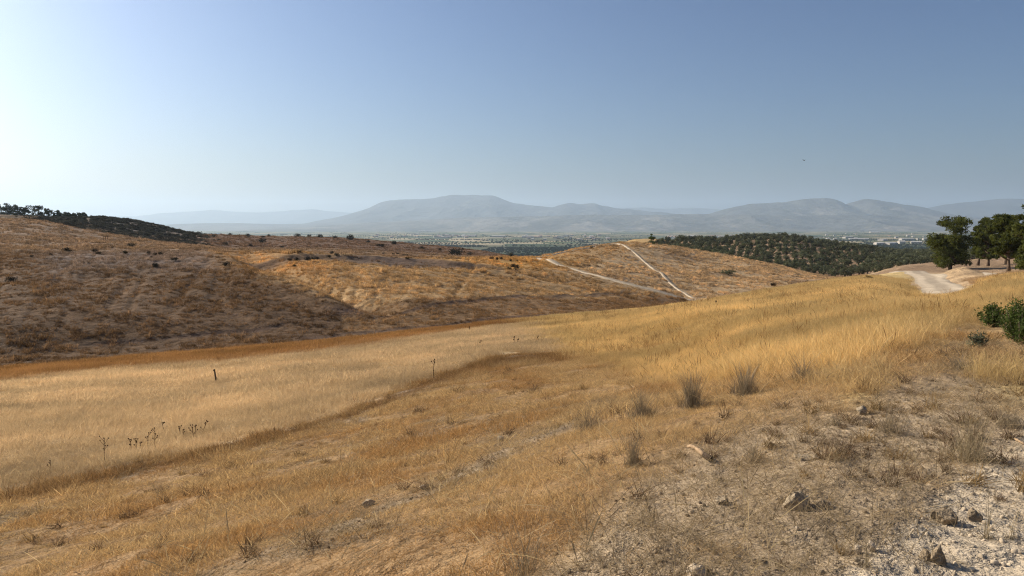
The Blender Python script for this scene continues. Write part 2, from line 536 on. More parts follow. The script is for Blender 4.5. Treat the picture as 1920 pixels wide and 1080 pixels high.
# valley fields: irregular cells, each with the colour of its crop
vx = GX / 170 + .35 * GY / 900; vy = GY / 260 - .25 * GX / 600
ci = np.floor(vx + .5 * (vnoise(vx * .7, vy * .7, 3))); cj = np.floor(vy + .8 * _hash(ci.astype(np.int64), ci.astype(np.int64) * 0, 5))
hsh = _hash(ci.astype(np.int64), cj.astype(np.int64), 9)
pal = np.array([(.055, .075, .035), (.07, .09, .04), (.11, .12, .06), (.27, .22, .13), (.05, .065, .035), (.15, .14, .08), (.33, .28, .18), (.065, .09, .04), (.10, .105, .06)])
fcol = pal[(hsh * len(pal) * .9999).astype(int)]
fcol = fcol * (.8 + .4 * fbm(GX / 60, GY / 60, 14, 3))[..., None]
W_VAL = smooth(13.2, 13.9, GK)
COLR = COLR * (1 - W_VAL[..., None]) + fcol * W_VAL[..., None]
lay(np.array([.045, .062, .03]), smooth(13.3, 13.8, GK) * (GY < 2700) * (1 - smooth(2300, 2700, GY)) * .85)
lay(np.array([.09, .085, .05]), smooth(12.4, 12.8, GK) * (1 - smooth(13.3, 13.8, GK)))
lay(np.array([.42, .36, .26]), np.clip(bump * 1.6, 0, 1) * smooth(.45, .62, fbm(GX / 14, GY / 22, 78, 3)))
lay(np.array([.26, .17, .10]), np.clip(bump * 1.4, 0, 1) * smooth(.55, .45, fbm(GX / 14, GY / 22, 78, 3)) * .6)
COLR = COLR * (1 + (jit * .5 + jit2 * .35)[..., None] * (GK < 13)[..., None])
COLR = np.clip(COLR, .01, .8)

idx = np.arange(NU * NY).reshape(NU, NY)
faces = np.stack([idx[:-1, :-1], idx[1:, :-1], idx[1:, 1:], idx[:-1, 1:]], -1).reshape(-1, 4)
gme = np_mesh("ground", np.stack([GX, GY, GZ], -1).reshape(-1, 3), faces, True)
set_col(gme, "Col", COLR.reshape(-1, 3))
M_GROUND = surface_mat("dry_ground", attr="Col", scales=((55.0, .72, 1.28), (6.0, .82, 1.18), (.45, .8, 1.2)),
                       bumps=((60.0, .012, .7), (9.0, .06, .6), (.8, .5, .45)))
tag(obj("ground", gme, M_GROUND), "dry rolling ground of golden slopes, swale and valley plain", "ground", kind="structure")


# ------------------------------------------------------------------ mountains
def mountain(name, sil, yc, front, back, seed, color, label, rough=1.0, base=-62.0, pale=0.0):
    sil = np.array(sil, float)
    n, m = 260, 60
    px = np.linspace(sil[0, 0], sil[-1, 0], n)
    py = pchip(sil[:, 0], sil[:, 1], px)
    u, s = pix_ray(px, py)
    crest = CAM_Z + s * yc
    t = np.linspace(0, 1, m)
    yy = np.where(t < .7, yc - front + front * t / .7, yc + back * (t - .7) / .3)
    prof = np.where(t < .7, (t / .7) ** 1.25, 1 - smooth(.7, 1.0, t))
    X = u[:, None] * yc + 0 * yy[None, :]
    Y = np.broadcast_to(yy[None, :], X.shape)
    Hc = np.maximum(crest - base, 4.0)[:, None]
    rid = 1 - np.abs(2 * fbm(X / 1500, Y / 2600, seed, 5, .55) - 1)
    Z = base + Hc * prof[None, :]
    cut = (rid - .72) * .38 * rough * Hc * (prof * (1 - prof) * 4)[None, :]
    Z = Z + cut
    fine = (fbm(X / 260, Y / 400, seed + 9, 4) - .5) * np.minimum(Hc, 400) * .10 * np.where(prof > .02, 1, 0)[None, :]
    Z = Z + fine
    Z[:, 0] = base; Z[:, -1] = base
    id2 = np.arange(n * m).reshape(n, m)
    f = np.stack([id2[:-1, :-1], id2[1:, :-1], id2[1:, 1:], id2[:-1, 1:]], -1).reshape(-1, 4)
    me = np_mesh(name, np.stack([X, Y, Z], -1).reshape(-1, 3), f, True)
    c = np.empty(X.shape + (3,)); c[:] = color
    nz = fbm(X / 420, Y / 700, seed + 4, 4)
    c = c * (.45 + 1.1 * nz)[..., None]
    w = (smooth(.58, .68, fbm(X / 380, Y / 900, seed + 6, 4)) * pale * (prof < .75)[None, :])[..., None]
    c = c * (1 - w) + np.array([.19, .175, .15]) * w
    set_col(me, "Col", np.clip(c, 0, .8).reshape(-1, 3))
    o = obj(name, me, M_MOUNT)
    tag(o, label, "mountain", kind="structure")
    return o


M_MOUNT = surface_mat("mountain_rock", attr="Col", scales=((.004, .8, 1.2),), bumps=((.006, 40, .6),))
ROCK = (.075, .078, .075)
mountain("mountain", [(-500, 396), (0, 408), (240, 406), (300, 400), (360, 396), (400, 393.5), (440, 397), (480, 398), (520, 396), (580, 392.5), (620, 396), (660, 399), (720, 404), (860, 420)],
         24500, 3500, 1500, 3, ROCK, "faint far mountain range melting into the bright haze")
mountain("mountain", [(1080, 405), (1140, 391), (1200, 389), (1250, 391), (1290, 390), (1350, 392), (1420, 397), (1500, 410)],
         24000, 3500, 1500, 13, ROCK, "faint low range between the table mountain and twin peaks")
mountain("mountain", [(560, 428), (610, 413), (650, 403), (690, 391), (715, 380), (735, 375), (760, 373.5), (808, 372.5), (830, 368), (848, 365.5), (885, 366), (920, 366), (934, 370), (946, 375), (960, 379), (985, 383), (1010, 387), (1035, 388.5), (1055, 383), (1070, 381), (1090, 382.5), (1112, 381), (1130, 386), (1160, 390), (1220, 396), (1300, 404), (1420, 420)],
         16500, 4200, 2500, 23, ROCK, "broad flat-topped table mountain rising beyond the plain", pale=.25)
mountain("mountain", [(1660, 412), (1720, 399), (1755, 388), (1790, 381), (1840, 376), (1890, 371.5), (1930, 373), (2020, 366), (2200, 372), (2500, 390)],
         17000, 4000, 2500, 43, ROCK, "long blue mountain shoulder behind the tall pines")
mountain("mountain", [(1290, 420), (1340, 398), (1380, 387), (1410, 382), (1440, 380.5), (1475, 379), (1500, 375), (1525, 371.5), (1545, 370.5), (1565, 374.5), (1580, 381), (1592, 384), (1604, 378), (1622, 373), (1640, 374), (1665, 377.5), (1695, 382.5), (1725, 387), (1750, 394), (1790, 405), (1850, 424)],
         13800, 3200, 2200, 53, (.09, .09, .08), "twin rounded peaks with a pale saddle scar", pale=.7)
mountain("foothills", [(480, 431), (600, 424), (660, 419), (740, 415), (800, 412), (880, 408), (960, 406), (1040, 404), (1120, 402), (1200, 403), (1300, 401.5), (1400, 402), (1500, 404.5), (1580, 403), (1660, 405), (1720, 404), (1760, 411), (1820, 424), (1900, 430)],
         11800, 2300, 1500, 63, (.10, .098, .085), "low eroded foothills with pale scars at the mountains' feet", rough=1.6, pale=.75)
mountain("foothills", [(-300, 428), (100, 427), (250, 427), (330, 420), (420, 418), (520, 420), (640, 418), (760, 423), (900, 430)],
         13500, 2500, 1500, 73, (.10, .10, .09), "long low hill in bright haze left of the table mountain", pale=.35)


# ------------------------------------------------------------------ roads and tracks
TRACKS = []


def strip(name, pix, width, mat, label, cat, lift=.05, n=80, ruts=True, pts=None, crown=0.0, across=7, ymin=2.0):
    if pts is None:
        pts = [ground_hit(px, py, ymin) for px, py in pix]
    P = np.array([[p[0], p[1]] for p in pts])
    if pix is not None:            # the foot of a track does not follow every hump
        a_ = np.linspace(0, len(P) - 1, 26)
        P = np.stack([np.interp(a_, np.arange(len(P)), P[:, j]) for j in (0, 1)], -1)
        for _ in range(6):
            P[1:-1] = (P[:-2] + 2 * P[1:-1] + P[2:]) / 4
    t = np.concatenate([[0], np.cumsum(np.linalg.norm(np.diff(P, axis=0), axis=1))])
    q = np.linspace(0, t[-1], n)
    x = pchip(t, P[:, 0], q); y = pchip(t, P[:, 1], q)
    dx = np.gradient(x); dy = np.gradient(y); L = np.hypot(dx, dy)
    nx, ny = -dy / L, dx / L
    TRACKS.append((width * .5 + .75, np.stack([x, y], -1)[::4]))
    V = []; cc = []
    wob = (fbm(q / 9, q * 0, 8, 2) - .5) * .5 * width
    for j in range(across):
        f = j / (across - 1) - .5
        w = width * np.interp(q, [0, t[-1]], [1, 1]) + (fbm(q / 3, q * 0 + j, 18, 3) - .5) * .25 * width
        xx = x + nx * (f * w + wob * .4); yy = y + ny * (f * w + wob * .4)
        edge = abs(f) * 2
        z = gz(xx, yy) + lift * (1 - edge ** 4 * 1.6)
        V.append(np.stack([xx, yy, z], -1))
        base = .72 + .42 * (1 if ruts and .35 < edge < .75 else (0.35 if ruts else .8))
        cc.append(np.repeat((C['road'] * base)[None], n, 0) * (.85 + .3 * fbm(xx / 1.3, yy / 1.3, 3, 3))[:, None])
    V = np.stack(V, 1); cc = np.stack(cc, 1)
    id2 = np.arange(n * across).reshape(n, across)
    f = np.stack([id2[:-1, :-1], id2[1:, :-1], id2[1:, 1:], id2[:-1, 1:]], -1).reshape(-1, 4)
    me = np_mesh(name, V.reshape(-1, 3), f, True)
    set_col(me, "Col", np.clip(cc.reshape(-1, 3), 0, .8))
    return tag(obj(name, me, mat), label, cat, kind="structure")


M_TRACK = surface_mat("pale_track", attr="Col", scales=((3.0, .85, 1.12), (.6, .9, 1.1)), bumps=((5.0, .05, .5),))
strip("dirt_track", [(1003, 485), (1040, 494), (1085, 508), (1130, 521), (1190, 536), (1250, 551), (1312, 566)], 2.2, M_TRACK,
      "pale dirt track running down the foot of the golden hill", "track", lift=.22, ymin=90)
strip("footpath", [(1158, 457.5), (1175, 463), (1200, 482), (1230, 508), (1262, 536), (1290, 554), (1318, 566)], 1.15, M_TRACK,
      "narrow pale footpath straight up the golden hill", "path", lift=.22, ymin=90)
strip("footpath", [(1006, 484), (1040, 478.5), (1075, 469.5), (1110, 463), (1140, 459), (1158, 457.5)], 1.0, M_TRACK,
      "thin pale path along the crest of the golden hill", "path", lift=.22, ymin=90)
strip("gravel_road", None, 3.3, M_TRACK, "pale rutted gravel road disappearing behind the golden grass", "road", lift=.10, n=90, across=11,
      pts=[(58.5, 112), (56.3, 104), (53.5, 97), (47.8, 85), (42.7, 75), (37, 64), (32.5, 55), (29, 48)])
strip("gravel_road", None, 2.6, M_TRACK, "sandy side road between the spoil heap and the pines", "road", lift=.10, n=60, across=7, ruts=False,
      pts=[(66, 110), (63.5, 104), (59.5, 96), (52, 80), (45, 68), (39, 60)])


# ------------------------------------------------------------------ plant shapes
def blades(n, r0, h, hv, lean, bend, w, seed, head=0.0, seg=3, droop=.35, center=(0, 0, 0), shade=(.7, 1.25)):
    """n bent tapering blades as triangles; returns verts, faces, shade"""
    g = np.random.default_rng(seed)
    a = g.uniform(0, 2 * np.pi, n); rr = r0 * np.sqrt(g.uniform(0, 1, n))
    base = np.stack([rr * np.cos(a), rr * np.sin(a), np.zeros(n)], -1) + np.array(center)
    az = g.uniform(0, 2 * np.pi, n)
    d = np.stack([np.cos(az), np.sin(az), np.zeros(n)], -1)
    L = h * (1 + hv * g.uniform(-1, 1, n))
    ln = lean * g.uniform(.1, 1.3, n); bd = bend * g.uniform(.1, 1.4, n)
    wa = g.uniform(0, 2 * np.pi, n)
    wd = np.stack([np.cos(wa), np.sin(wa), np.zeros(n)], -1)
    ww = w * g.uniform(.6, 1.4, n)
    hd = g.uniform(0, 1, n) < head
    ts = np.linspace(0, 1, seg + 1)
    vs = []
    for t in ts[:-1]:
        p = base + d * ((ln * t + bd * t * t) * L)[:, None] + np.array([0, 0, 1.]) * ((t - droop * bd * t * t) * L)[:, None]
        prof = np.where(hd, .45 if t < .6 else 1.7, 1 - .6 * t)
        off = wd * (ww * prof * .5)[:, None]
        vs += [p - off, p + off]
    t = 1.0
    vs.append(base + d * ((ln + bd) * L)[:, None] + np.array([0, 0, 1.]) * ((1 - droop * bd) * L)[:, None])
    k = len(vs)
    V = np.stack(vs, 1).reshape(-1, 3)
    tri = []
    for s in range(seg - 1):
        tri += [(2 * s, 2 * s + 1, 2 * s + 3), (2 * s, 2 * s + 3, 2 * s + 2)]
    tri.append((2 * (seg - 1), 2 * (seg - 1) + 1, 2 * seg))
    F = (np.arange(n)[:, None, None] * k + np.array(tri)[None]).reshape(-1, 3)
    S = np.repeat(g.uniform(shade[0], shade[1], n), k)
    return V, F, S


def merge(parts):
    V, F, S = [], [], []; o = 0
    for v, f, s in parts:
        V.append(v); F.append(f + o); S.append(s); o += len(v)
    return np.concatenate(V), np.concatenate(F), np.concatenate(S)


def shape_mesh(name, vfs, mat):
    V, F, S = vfs
    me = np_mesh(name, V, F)
    set_float(me, "shade", S)
    me.materials.append(mat)
    return me


def leaves(P, nrm, size, g, aspect=2.0, shade=(.7, 1.3), jitter=.6, sh=None):
    """one two-triangle leaf (spray) at each point"""
    n = len(P)
    nr = nrm + g.normal(0, jitter, (n, 3)); nr /= np.linalg.norm(nr, axis=1)[:, None] + 1e-9
    r = g.normal(0, 1, (n, 3))
    t = np.cross(nr, r); t /= np.linalg.norm(t, axis=1)[:, None] + 1e-9
    b = np.cross(nr, t)
    s = size * g.uniform(.6, 1.4, n)
    l = (s * .5 * math.sqrt(aspect))[:, None] * t; w = (s * .5 / math.sqrt(aspect))[:, None] * b
    V = np.stack([P - l, P - w * .8 + l * .1, P + l, P + w * .8 + l * .1], 1).reshape(-1, 3)
    i = np.arange(n)[:, None] * 4
    F = np.concatenate([i + np.array([[0, 1, 2]]), i + np.array([[0, 2, 3]])])
    S = np.repeat((sh if sh is not None else 1.0) * g.uniform(shade[0], shade[1], n), 4)
    return V, F, S


def tubes(paths, sides=6):
    """tapering tubes: each path is a list of (x, y, z, radius)"""
    V, F = [], []; o = 0
    for path in paths:
        path = np.array(path, float)
        m = len(path)
        T = np.gradient(path[:, :3], axis=0); T /= np.linalg.norm(T, axis=1)[:, None] + 1e-9
        ref = np.array([0.31, .87, .2]);
        A = np.cross(T, ref); A /= np.linalg.norm(A, axis=1)[:, None] + 1e-9
        B = np.cross(T, A)
        th = np.arange(sides) * 2 * np.pi / sides
        ring = path[:, None, :3] + path[:, None, 3:4] * (np.cos(th)[None, :, None] * A[:, None] + np.sin(th)[None, :, None] * B[:, None])
        V.append(ring.reshape(-1, 3))
        for a in range(m - 1):
            for s in range(sides):
                s2 = (s + 1) % sides
                q = [o + a * sides + s, o + a * sides + s2, o + (a + 1) * sides + s2, o + (a + 1) * sides + s]
                F += [(q[0], q[1], q[2]), (q[0], q[2], q[3])]
        for s in range(1, sides - 1):
            F.append((o, o + s + 1, o + s)); e = o + (m - 1) * sides; F.append((e, e + s, e + s + 1))
        o += m * sides
    V = np.concatenate(V)
    return V, np.array(F), np.ones(len(V))


M_GRASS = leaf_mat("dry_grass", instancer=True, transl=.40)
M_TWIG = leaf_mat("dry_twigs", (.34, .275, .185), transl=.15, tmul=(1, 1, .9))
M_TWIG_PALE = leaf_mat("pale_twigs", (.40, .32, .20), transl=.2, tmul=(1, 1, .8))
M_PINE = leaf_mat("pine_needles", (.098, .112, .038), transl=.30, tmul=(1.3, 1.25, .6), vary=.12)
M_PINE_FAR = leaf_mat("far_pine_needles", (.05, .06, .028), transl=.2, tmul=(1.1, 1.1, .7), vary=.15)
M_OLIVE = leaf_mat("olive_leaves", (.13, .14, .085), transl=.18, tmul=(1.1, 1.15, .7), vary=.2)
M_SHRUB = leaf_mat("dark_shrub_leaves", (.04, .036, .022), transl=.1, vary=.3)
M_GREEN = leaf_mat("green_shrub_leaves", (.085, .115, .038), transl=.3, tmul=(1.2, 1.2, .6), vary=.1)
M_SCRUB = leaf_mat("scrub_leaves", instancer=True, transl=.12)
M_BARK = surface_mat("bark", (.13, .095, .07), scales=((6.0, .6, 1.3),), bumps=((14.0, .03, .8),))
M_BARK_DARK = surface_mat("olive_bark", (.08, .065, .05), scales=((4.0, .7, 1.3),), bumps=())


def slope_turn(x, y, spin, follow=1.0):
    """Euler angles that stand a patch on the slope under it, spun about its own axis"""
    e = np.maximum(.15, y * .012)
    nx = -(gz(x + e, y) - gz(x - e, y)) / (2 * e) * follow; ny = -(gz(x, y + e) - gz(x, y - e)) / (2 * e) * follow
    n = np.stack([nx, ny, np.ones_like(nx)], -1); n /= np.linalg.norm(n, axis=1)[:, None]
    c = np.stack([np.cos(spin), np.sin(spin), np.zeros_like(spin)], -1)
    xa = c - n * (c * n).sum(1)[:, None]; xa /= np.linalg.norm(xa, axis=1)[:, None]
    ya = np.cross(n, xa)
    return np.stack([np.arctan2(ya[:, 2], n[:, 2]), np.arcsin(np.clip(-xa[:, 2], -1, 1)), np.arctan2(xa[:, 1], xa[:, 0])], -1)


def scatter(name, pts, scl, tint, sources, label, cat, tilt=.12, flat=None, follow=None):
    """one 'stuff' object: a cloud of points, each carrying one copy of a small plant"""
    n = len(pts)
    g = np.random.default_rng(len(pts) + 5)
    me = bpy.data.meshes.new(name)
    me.vertices.add(n)
    me.vertices.foreach_set("co", np.ascontiguousarray(pts, dtype=np.float32).ravel())
    a = me.attributes.new("turn", 'FLOAT_VECTOR', 'POINT')
    if follow is None:
        rot = np.stack([g.normal(0, tilt, n), g.normal(0, tilt, n), g.uniform(0, 2 * np.pi, n)], -1)
    else:
        rot = slope_turn(pts[:, 0], pts[:, 1], g.uniform(0, 2 * np.pi, n), follow)
    a.data.foreach_set("vector", np.ascontiguousarray(rot, dtype=np.float32).ravel())
    a = me.attributes.new("size", 'FLOAT_VECTOR', 'POINT')
    scl = np.asarray(scl, dtype=np.float32)
    if scl.ndim == 1: scl = np.stack([scl, scl, scl * (1 if flat is None else flat)], -1)
    a.data.foreach_set("vector", np.ascontiguousarray(scl).ravel())
    a = me.attributes.new("pick", 'INT', 'POINT')
    a.data.foreach_set("value", g.integers(0, len(sources), n).astype(np.int32))
    set_col(me, "tint", np.clip(tint, 0, 1))
    src = bpy.data.collections.new(name + "_shapes")
    for i, sm in enumerate(sources):
        so = bpy.data.objects.new(name + "_shape", sm)
        src.objects.link(so)
    o = obj(name, me)
    ng = bpy.data.node_groups.new(name, 'GeometryNodeTree')
    ng.interface.new_socket("Geometry", in_out='INPUT', socket_type='NodeSocketGeometry')
    ng.interface.new_socket("Geometry", in_out='OUTPUT', socket_type='NodeSocketGeometry')
    gi = ng.nodes.new("NodeGroupInput"); go = ng.nodes.new("NodeGroupOutput")
    ci = ng.nodes.new("GeometryNodeCollectionInfo")
    ci.inputs["Collection"].default_value = src
    ci.inputs["Separate Children"].default_value = True
    ci.inputs["Reset Children"].default_value = True
    ip = ng.nodes.new("GeometryNodeInstanceOnPoints")
    ip.inputs["Pick Instance"].default_value = True
    for nm, typ, sock in (("turn", 'FLOAT_VECTOR', "Rotation"), ("size", 'FLOAT_VECTOR', "Scale"), ("pick", 'INT', "Instance Index")):
        na = ng.nodes.new("GeometryNodeInputNamedAttribute"); na.data_type = typ
        na.inputs["Name"].default_value = nm
        ng.links.new(na.outputs["Attribute"], ip.inputs[sock])
    ng.links.new(gi.outputs[0], ip.inputs["Points"])
    ng.links.new(ci.outputs[0], ip.inputs["Instance"])
    ng.links.new(ip.outputs[0], go.inputs[0])
    md = o.modifiers.new("scatter", 'NODES'); md.node_group = ng
    tag(o, label, cat, kind="stuff")
    return o


def sample_ground(n, y0, y1, power, umax=.80):
    """points with density falling as Y^-power"""
    g = rng
    e = 2 - power
    t = g.uniform(0, 1, n)
    y = (y0 ** e + t * (y1 ** e - y0 ** e)) ** (1 / e) if abs(e) > 1e-6 else y0 * (y1 / y0) ** t
    x = g.uniform(-umax, umax, n) * y
    return x, y


# which zone a scattered point falls into
ZONES = np.stack([W_SOIL, W_CHALK, W_GOLD, W_PALE, W_ORANGE, W_STREAK, W_PATCH, W_HG, W_MID, GK, BANKM, W_EDGE], -1)


def zone(x, y):
    return gsample(ZONES, x, y)


def visible(x, y, z, h=0.3):
    hor = gsample(HOR, x, y * .985)
    return (z + h - CAM_Z) / y > hor - 1e-4


def jgrid(y0, y1, step, umax=.80):
    """jittered grid of points over the ground in view"""
    X = np.arange(-umax * y1, umax * y1, step); Y = np.arange(y0, y1, step)
    X, Y = np.meshgrid(X, Y); X = X.ravel(); Y = Y.ravel()
    X = X + rng.uniform(-.5, .5, len(X)) * step; Y = Y + rng.uniform(-.5, .5, len(Y)) * step
    ok = (np.abs(X) < umax * Y + 1.0) & (Y > y0)
    return X[ok], Y[ok]


# spots kept free of grass and weeds for the stones and the branch: pixel, pixel radius
SPOTS = [(1290, 843, 14), (1305, 850, 16), (1320, 864, 18), (1335, 872, 18), (1500, 965, 34), (1776, 990, 26), (1832, 982, 20), (1766, 1066, 26), (1738, 1052, 18),
         (1619, 779, 16), (1612, 1042, 14), (1634, 1036, 14), (1354, 947, 16), (1512, 866, 26), (1303, 1084, 30)]


def clear_of(x, y):
    px_, py_ = project(x, y, gz(x, y)); w = np.ones(len(x))
    for a, b, r in SPOTS:
        w = np.minimum(w, (np.hypot(px_ - a, (py_ - b) * 1.3) > r).astype(float))
    return w


def near_track(x, y):
    """1 on the tracks, where nothing grows"""
    w = np.zeros(len(x))
    for tr in TRACKS:
        for (x0, y0), (x1, y1) in zip(tr[1][:-1], tr[1][1:]):
            dx, dy = x1 - x0, y1 - y0
            t = np.clip(((x - x0) * dx + (y - y0) * dy) / (dx * dx + dy * dy + 1e-9), 0, 1)
            d = np.hypot(x - x0 - t * dx, y - y0 - t * dy)
            w = np.maximum(w, (d < tr[0]).astype(float))
    return w


# tall meadow grass: patches of about a metre, so that they overlap little -----
def tall_patch(seed, r, nb, h, w):
    return shape_mesh("tall_grass", merge([blades(int(nb * .55), r, h, .45, .22, .4, w, seed, head=.5, shade=(.8, 1.18)),
                                           blades(int(nb * .45), r, h * .5, .5, .5, .8, w, seed + 50, shade=(.75, 1.1))]), M_GRASS)


def meadow(name, y0, y1, step, shapes, label, gain):
    x, y = jgrid(y0, y1, step)
    zn = zone(x, y)
    wt = np.clip(zn[:, 3] + zn[:, 2] * .95 + zn[:, 4] * .9, 0, 1) * (zn[:, 9] < 5.35)
    thin = fbm(x / 1.4, y / 1.4, 71, 3)
    keep = rng.uniform(0, 1, len(x)) < wt * np.where(zn[:, 3] > .5, .97, .5 + .5 * smooth(.34, .5, thin))
    z = gz(x, y); keep &= visible(x, y, z, .6) & (near_track(x, y) < .5)
    x, y, z, zn, thin = x[keep], y[keep], z[keep], zn[keep], thin[keep]
    var = fbm(x / 3.5, y / 2.0, 72, 4)
    tint = gsample(COLR, x, y) * (.66 + .72 * var)[:, None] * gain
    sc = .8 + .45 * rng.uniform(0, 1, len(x))
    hz = sc * (.55 + .8 * fbm(x / 5, y / 3, 73, 3)) * np.where(zn[:, 3] > .5, .8, 1.0) * np.clip(wt[keep] * 1.3, .4, 1)
    scatter(name, np.stack([x, y, z - .02], -1), np.stack([sc, sc, hz], -1), tint, shapes, label, "grass", follow=.85)
    print(name, len(x))


meadow("meadow_grass", 7.5, 26, .42, [tall_patch(100 + i, .36, 520, .27, .0032) for i in range(7)],
       "tall dry golden grass on the nearer meadow slope", np.array([1.22, 1.22, 1.24]))
meadow("meadow_grass", 26, 84, .85, [tall_patch(120 + i, .75, 1150, .27, .007) for i in range(7)],
       "tall dry grass of the meadow reaching down to the swale", np.array([1.22, 1.22, 1.24]))

# short matted grass of the trampled slope -------------------------------
def matted_patch(seed, r, nb, h, w):
    return shape_mesh("matted_grass", merge([blades(int(nb * .7), r, h, .7, 1.3, 1.1, w, seed, droop=.40, shade=(.45, 1.45)),
                                             blades(int(nb * .3), r, h * .8, .5, .4, .5, w, seed + 50, head=.3)]), M_GRASS)


def turf(name, y0, y1, step, shapes, label):
    x, y = jgrid(y0, y1, step)
    zn = zone(x, y)
    bare = np.clip(zn[:, 0] * .74 + zn[:, 1] * 1.2 + zn[:, 5] * .85 + zn[:, 6] * .25, 0, .985)
    wt = (1 - bare) * (zn[:, 9] < 3.25) * (1 - .9 * zn[:, 3])
    cl = fbm(x / .9, y / .6, 81, 4)
    keep = rng.uniform(0, 1, len(x)) < wt * (.72 + .28 * smooth(.36, .50, cl)) * (clear_of(x, y) > .5)
    x, y, zn, cl = x[keep], y[keep], zn[keep], cl[keep]
    dryc = np.array([.54, .375, .185]); rust = np.array([.45, .265, .105]); straw = np.array([.68, .53, .30])
    v1 = fbm(x / 1.8, y / 1.3, 82, 3)[:, None]; v2 = rng.uniform(0, 1, len(x))[:, None]
    tint = dryc * (1 - v2 * .5) + straw * v2 * .5
    w1 = smooth(.47, .68, v1) * .7 * (1 - zn[:, :1])
    tint = tint * (1 - w1) + rust * w1
    tint = tint * (1 - zn[:, :1] * .4) + np.array([.52, .415, .275]) * zn[:, :1] * .4
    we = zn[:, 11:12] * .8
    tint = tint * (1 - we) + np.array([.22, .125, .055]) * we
    sc = .7 + .6 * rng.uniform(0, 1, len(x))
    hz = (1 + .9 * zn[:, 11]) * sc * (.35 + 1.1 * smooth(.35, .7, cl)) * (1 - .45 * zn[:, 0])
    scatter(name, np.stack([x, y, gz(x, y) - .006], -1), np.stack([sc, sc, hz], -1), tint, shapes, label, "grass", follow=1.0)
    print(name, len(x))


turf("trampled_grass", 2.6, 9, .10, [matted_patch(200 + i, .11, 50, .055, .0032) for i in range(8)],
     "short matted dry grass close to the bare soil")
turf("trampled_grass", 9, 36, .27, [matted_patch(220 + i, .26, 170, .085, .0055) for i in range(8)],
     "short matted rusty grass on the upper near slope")

# loose straws on the soil ------------------------------------------------
straw_s = [shape_mesh("straw", blades(14, .16, .09, .7, 2.2, .5, .003, 300 + i, droop=.2, shade=(.6, 1.4)), M_GRASS) for i in range(4)]
x, y = sample_ground(12000, 2.6, 16, 1.0)
zn = zone(x, y)
keep = rng.uniform(0, 1, len(x)) < np.clip(zn[:, 0] + zn[:, 5] + zn[:, 6], 0, 1) * (1 - .85 * zn[:, 1])
x, y = x[keep], y[keep]
sc = .5 + .8 * rng.uniform(0, 1, len(x))
tint = np.array([.46, .36, .22]) * rng.uniform(.5, 1.1, (len(x), 1))
scatter("fallen_straw", np.stack([x, y, gz(x, y) + .002], -1), sc, tint, straw_s, "loose dry straws lying on the grey soil", "straw", tilt=.2)

# a few tall straws standing over the near slope
x, y = sample_ground(2600, 3.2, 26, .9)
zn = zone(x, y)
keep = (zn[:, 9] < 3.1) & (rng.uniform(0, 1, len(x)) < .8 - .6 * zn[:, 0] - .5 * zn[:, 1])
x, y = x[keep], y[keep]
stalks = [shape_mesh("straw_stalk", blades(5, .07, .22, .5, .6, .9, .0032, 330 + i, head=.5, seg=5), M_GRASS) for i in range(5)]
scatter("standing_straws", np.stack([x, y, gz(x, y)], -1), .5 + .8 * rng.uniform(0, 1, len(x)),
        np.array([.58, .46, .27]) * rng.uniform(.65, 1.1, (len(x), 1)), stalks, "single pale straws standing above the matted grass", "grass", tilt=.3)

# little dark dead weeds over the near slope and the bare soil
x, y = sample_ground(5200, 2.7, 24, .95)
zn = zone(x, y)
keep = (zn[:, 9] < 3.1) & (rng.uniform(0, 1, len(x)) < .3 + .5 * zn[:, 0] - .45 * zn[:, 1]) & (fbm(x / .8, y / .8, 57, 3) > .48) & (clear_of(x, y) > .5)
x, y = x[keep], y[keep]
weeds = [shape_mesh("dead_weed", merge([blades(34, .035, .075, .5, .9, .6, .0038, 360 + i, shade=(.5, 1.4)), blades(14, .06, .03, .5, 1.5, .6, .006, 380 + i, shade=(.3, .9))]), M_GRASS) for i in range(5)]
wtint = np.where(rng.uniform(0, 1, (len(x), 1)) < .6, np.array([.20, .135, .085]), np.array([.36, .25, .12]))
scatter("dead_weeds", np.stack([x, y, gz(x, y)], -1), (.5 + 1.1 * rng.uniform(0, 1, len(x)) ** 2) * np.interp(y, [3, 20], [.9, 1.7]), wtint * rng.uniform(.7, 1.2, (len(x), 1)), weeds,
        "small dark dead weeds dotted over the near soil", "weeds", tilt=.2)

# brown seed stems standing among the golden grass
x, y = sample_ground(6000, 8, 60, 1.1)
zn = zone(x, y)
keep = (zn[:, 2] + .25 * zn[:, 3] > rng.uniform(.3, 1, len(x))) & (zn[:, 9] < 5) & (fbm(x / 2, y / 2, 58, 3) > .47) & (near_track(x, y) < .5)
x, y = x[keep], y[keep]
stems_ = [shape_mesh("seed_stem", blades(12, .09, .36, .35, .3, .4, .006, 390 + i, head=.9, seg=4, shade=(.6, 1.3)), M_GRASS) for i in range(5)]
scatter("seed_stems", np.stack([x, y, gz(x, y)], -1), (.6 + .6 * rng.uniform(0, 1, len(x))) * np.interp(y, [8, 50], [.85, 1.3]), np.array([.34, .215, .095]) * rng.uniform(.6, 1.3, (len(x), 1)), stems_,
        "brown seed stems standing among the golden grass", "grass", tilt=.12)

# tussocks of the hillsides ------------------------------------------------
def tussock_patch(seed, r, n, h, w):
    g = np.random.default_rng(seed)
    parts = []
    for i in range(n):
        a = g.uniform(0, 6.28); q = r * math.sqrt(g.uniform(0, 1)); s = g.uniform(.5, 1.15)
        V, F, S = blades(22, .24 * s, h * s, .45, .4, .6, w * s, seed * 31 + i, center=(q * math.cos(a), q * math.sin(a), 0))
        parts.append((V, F, S * g.uniform(.75, 1.25)))
    return shape_mesh("tussock", merge(parts), M_GRASS)


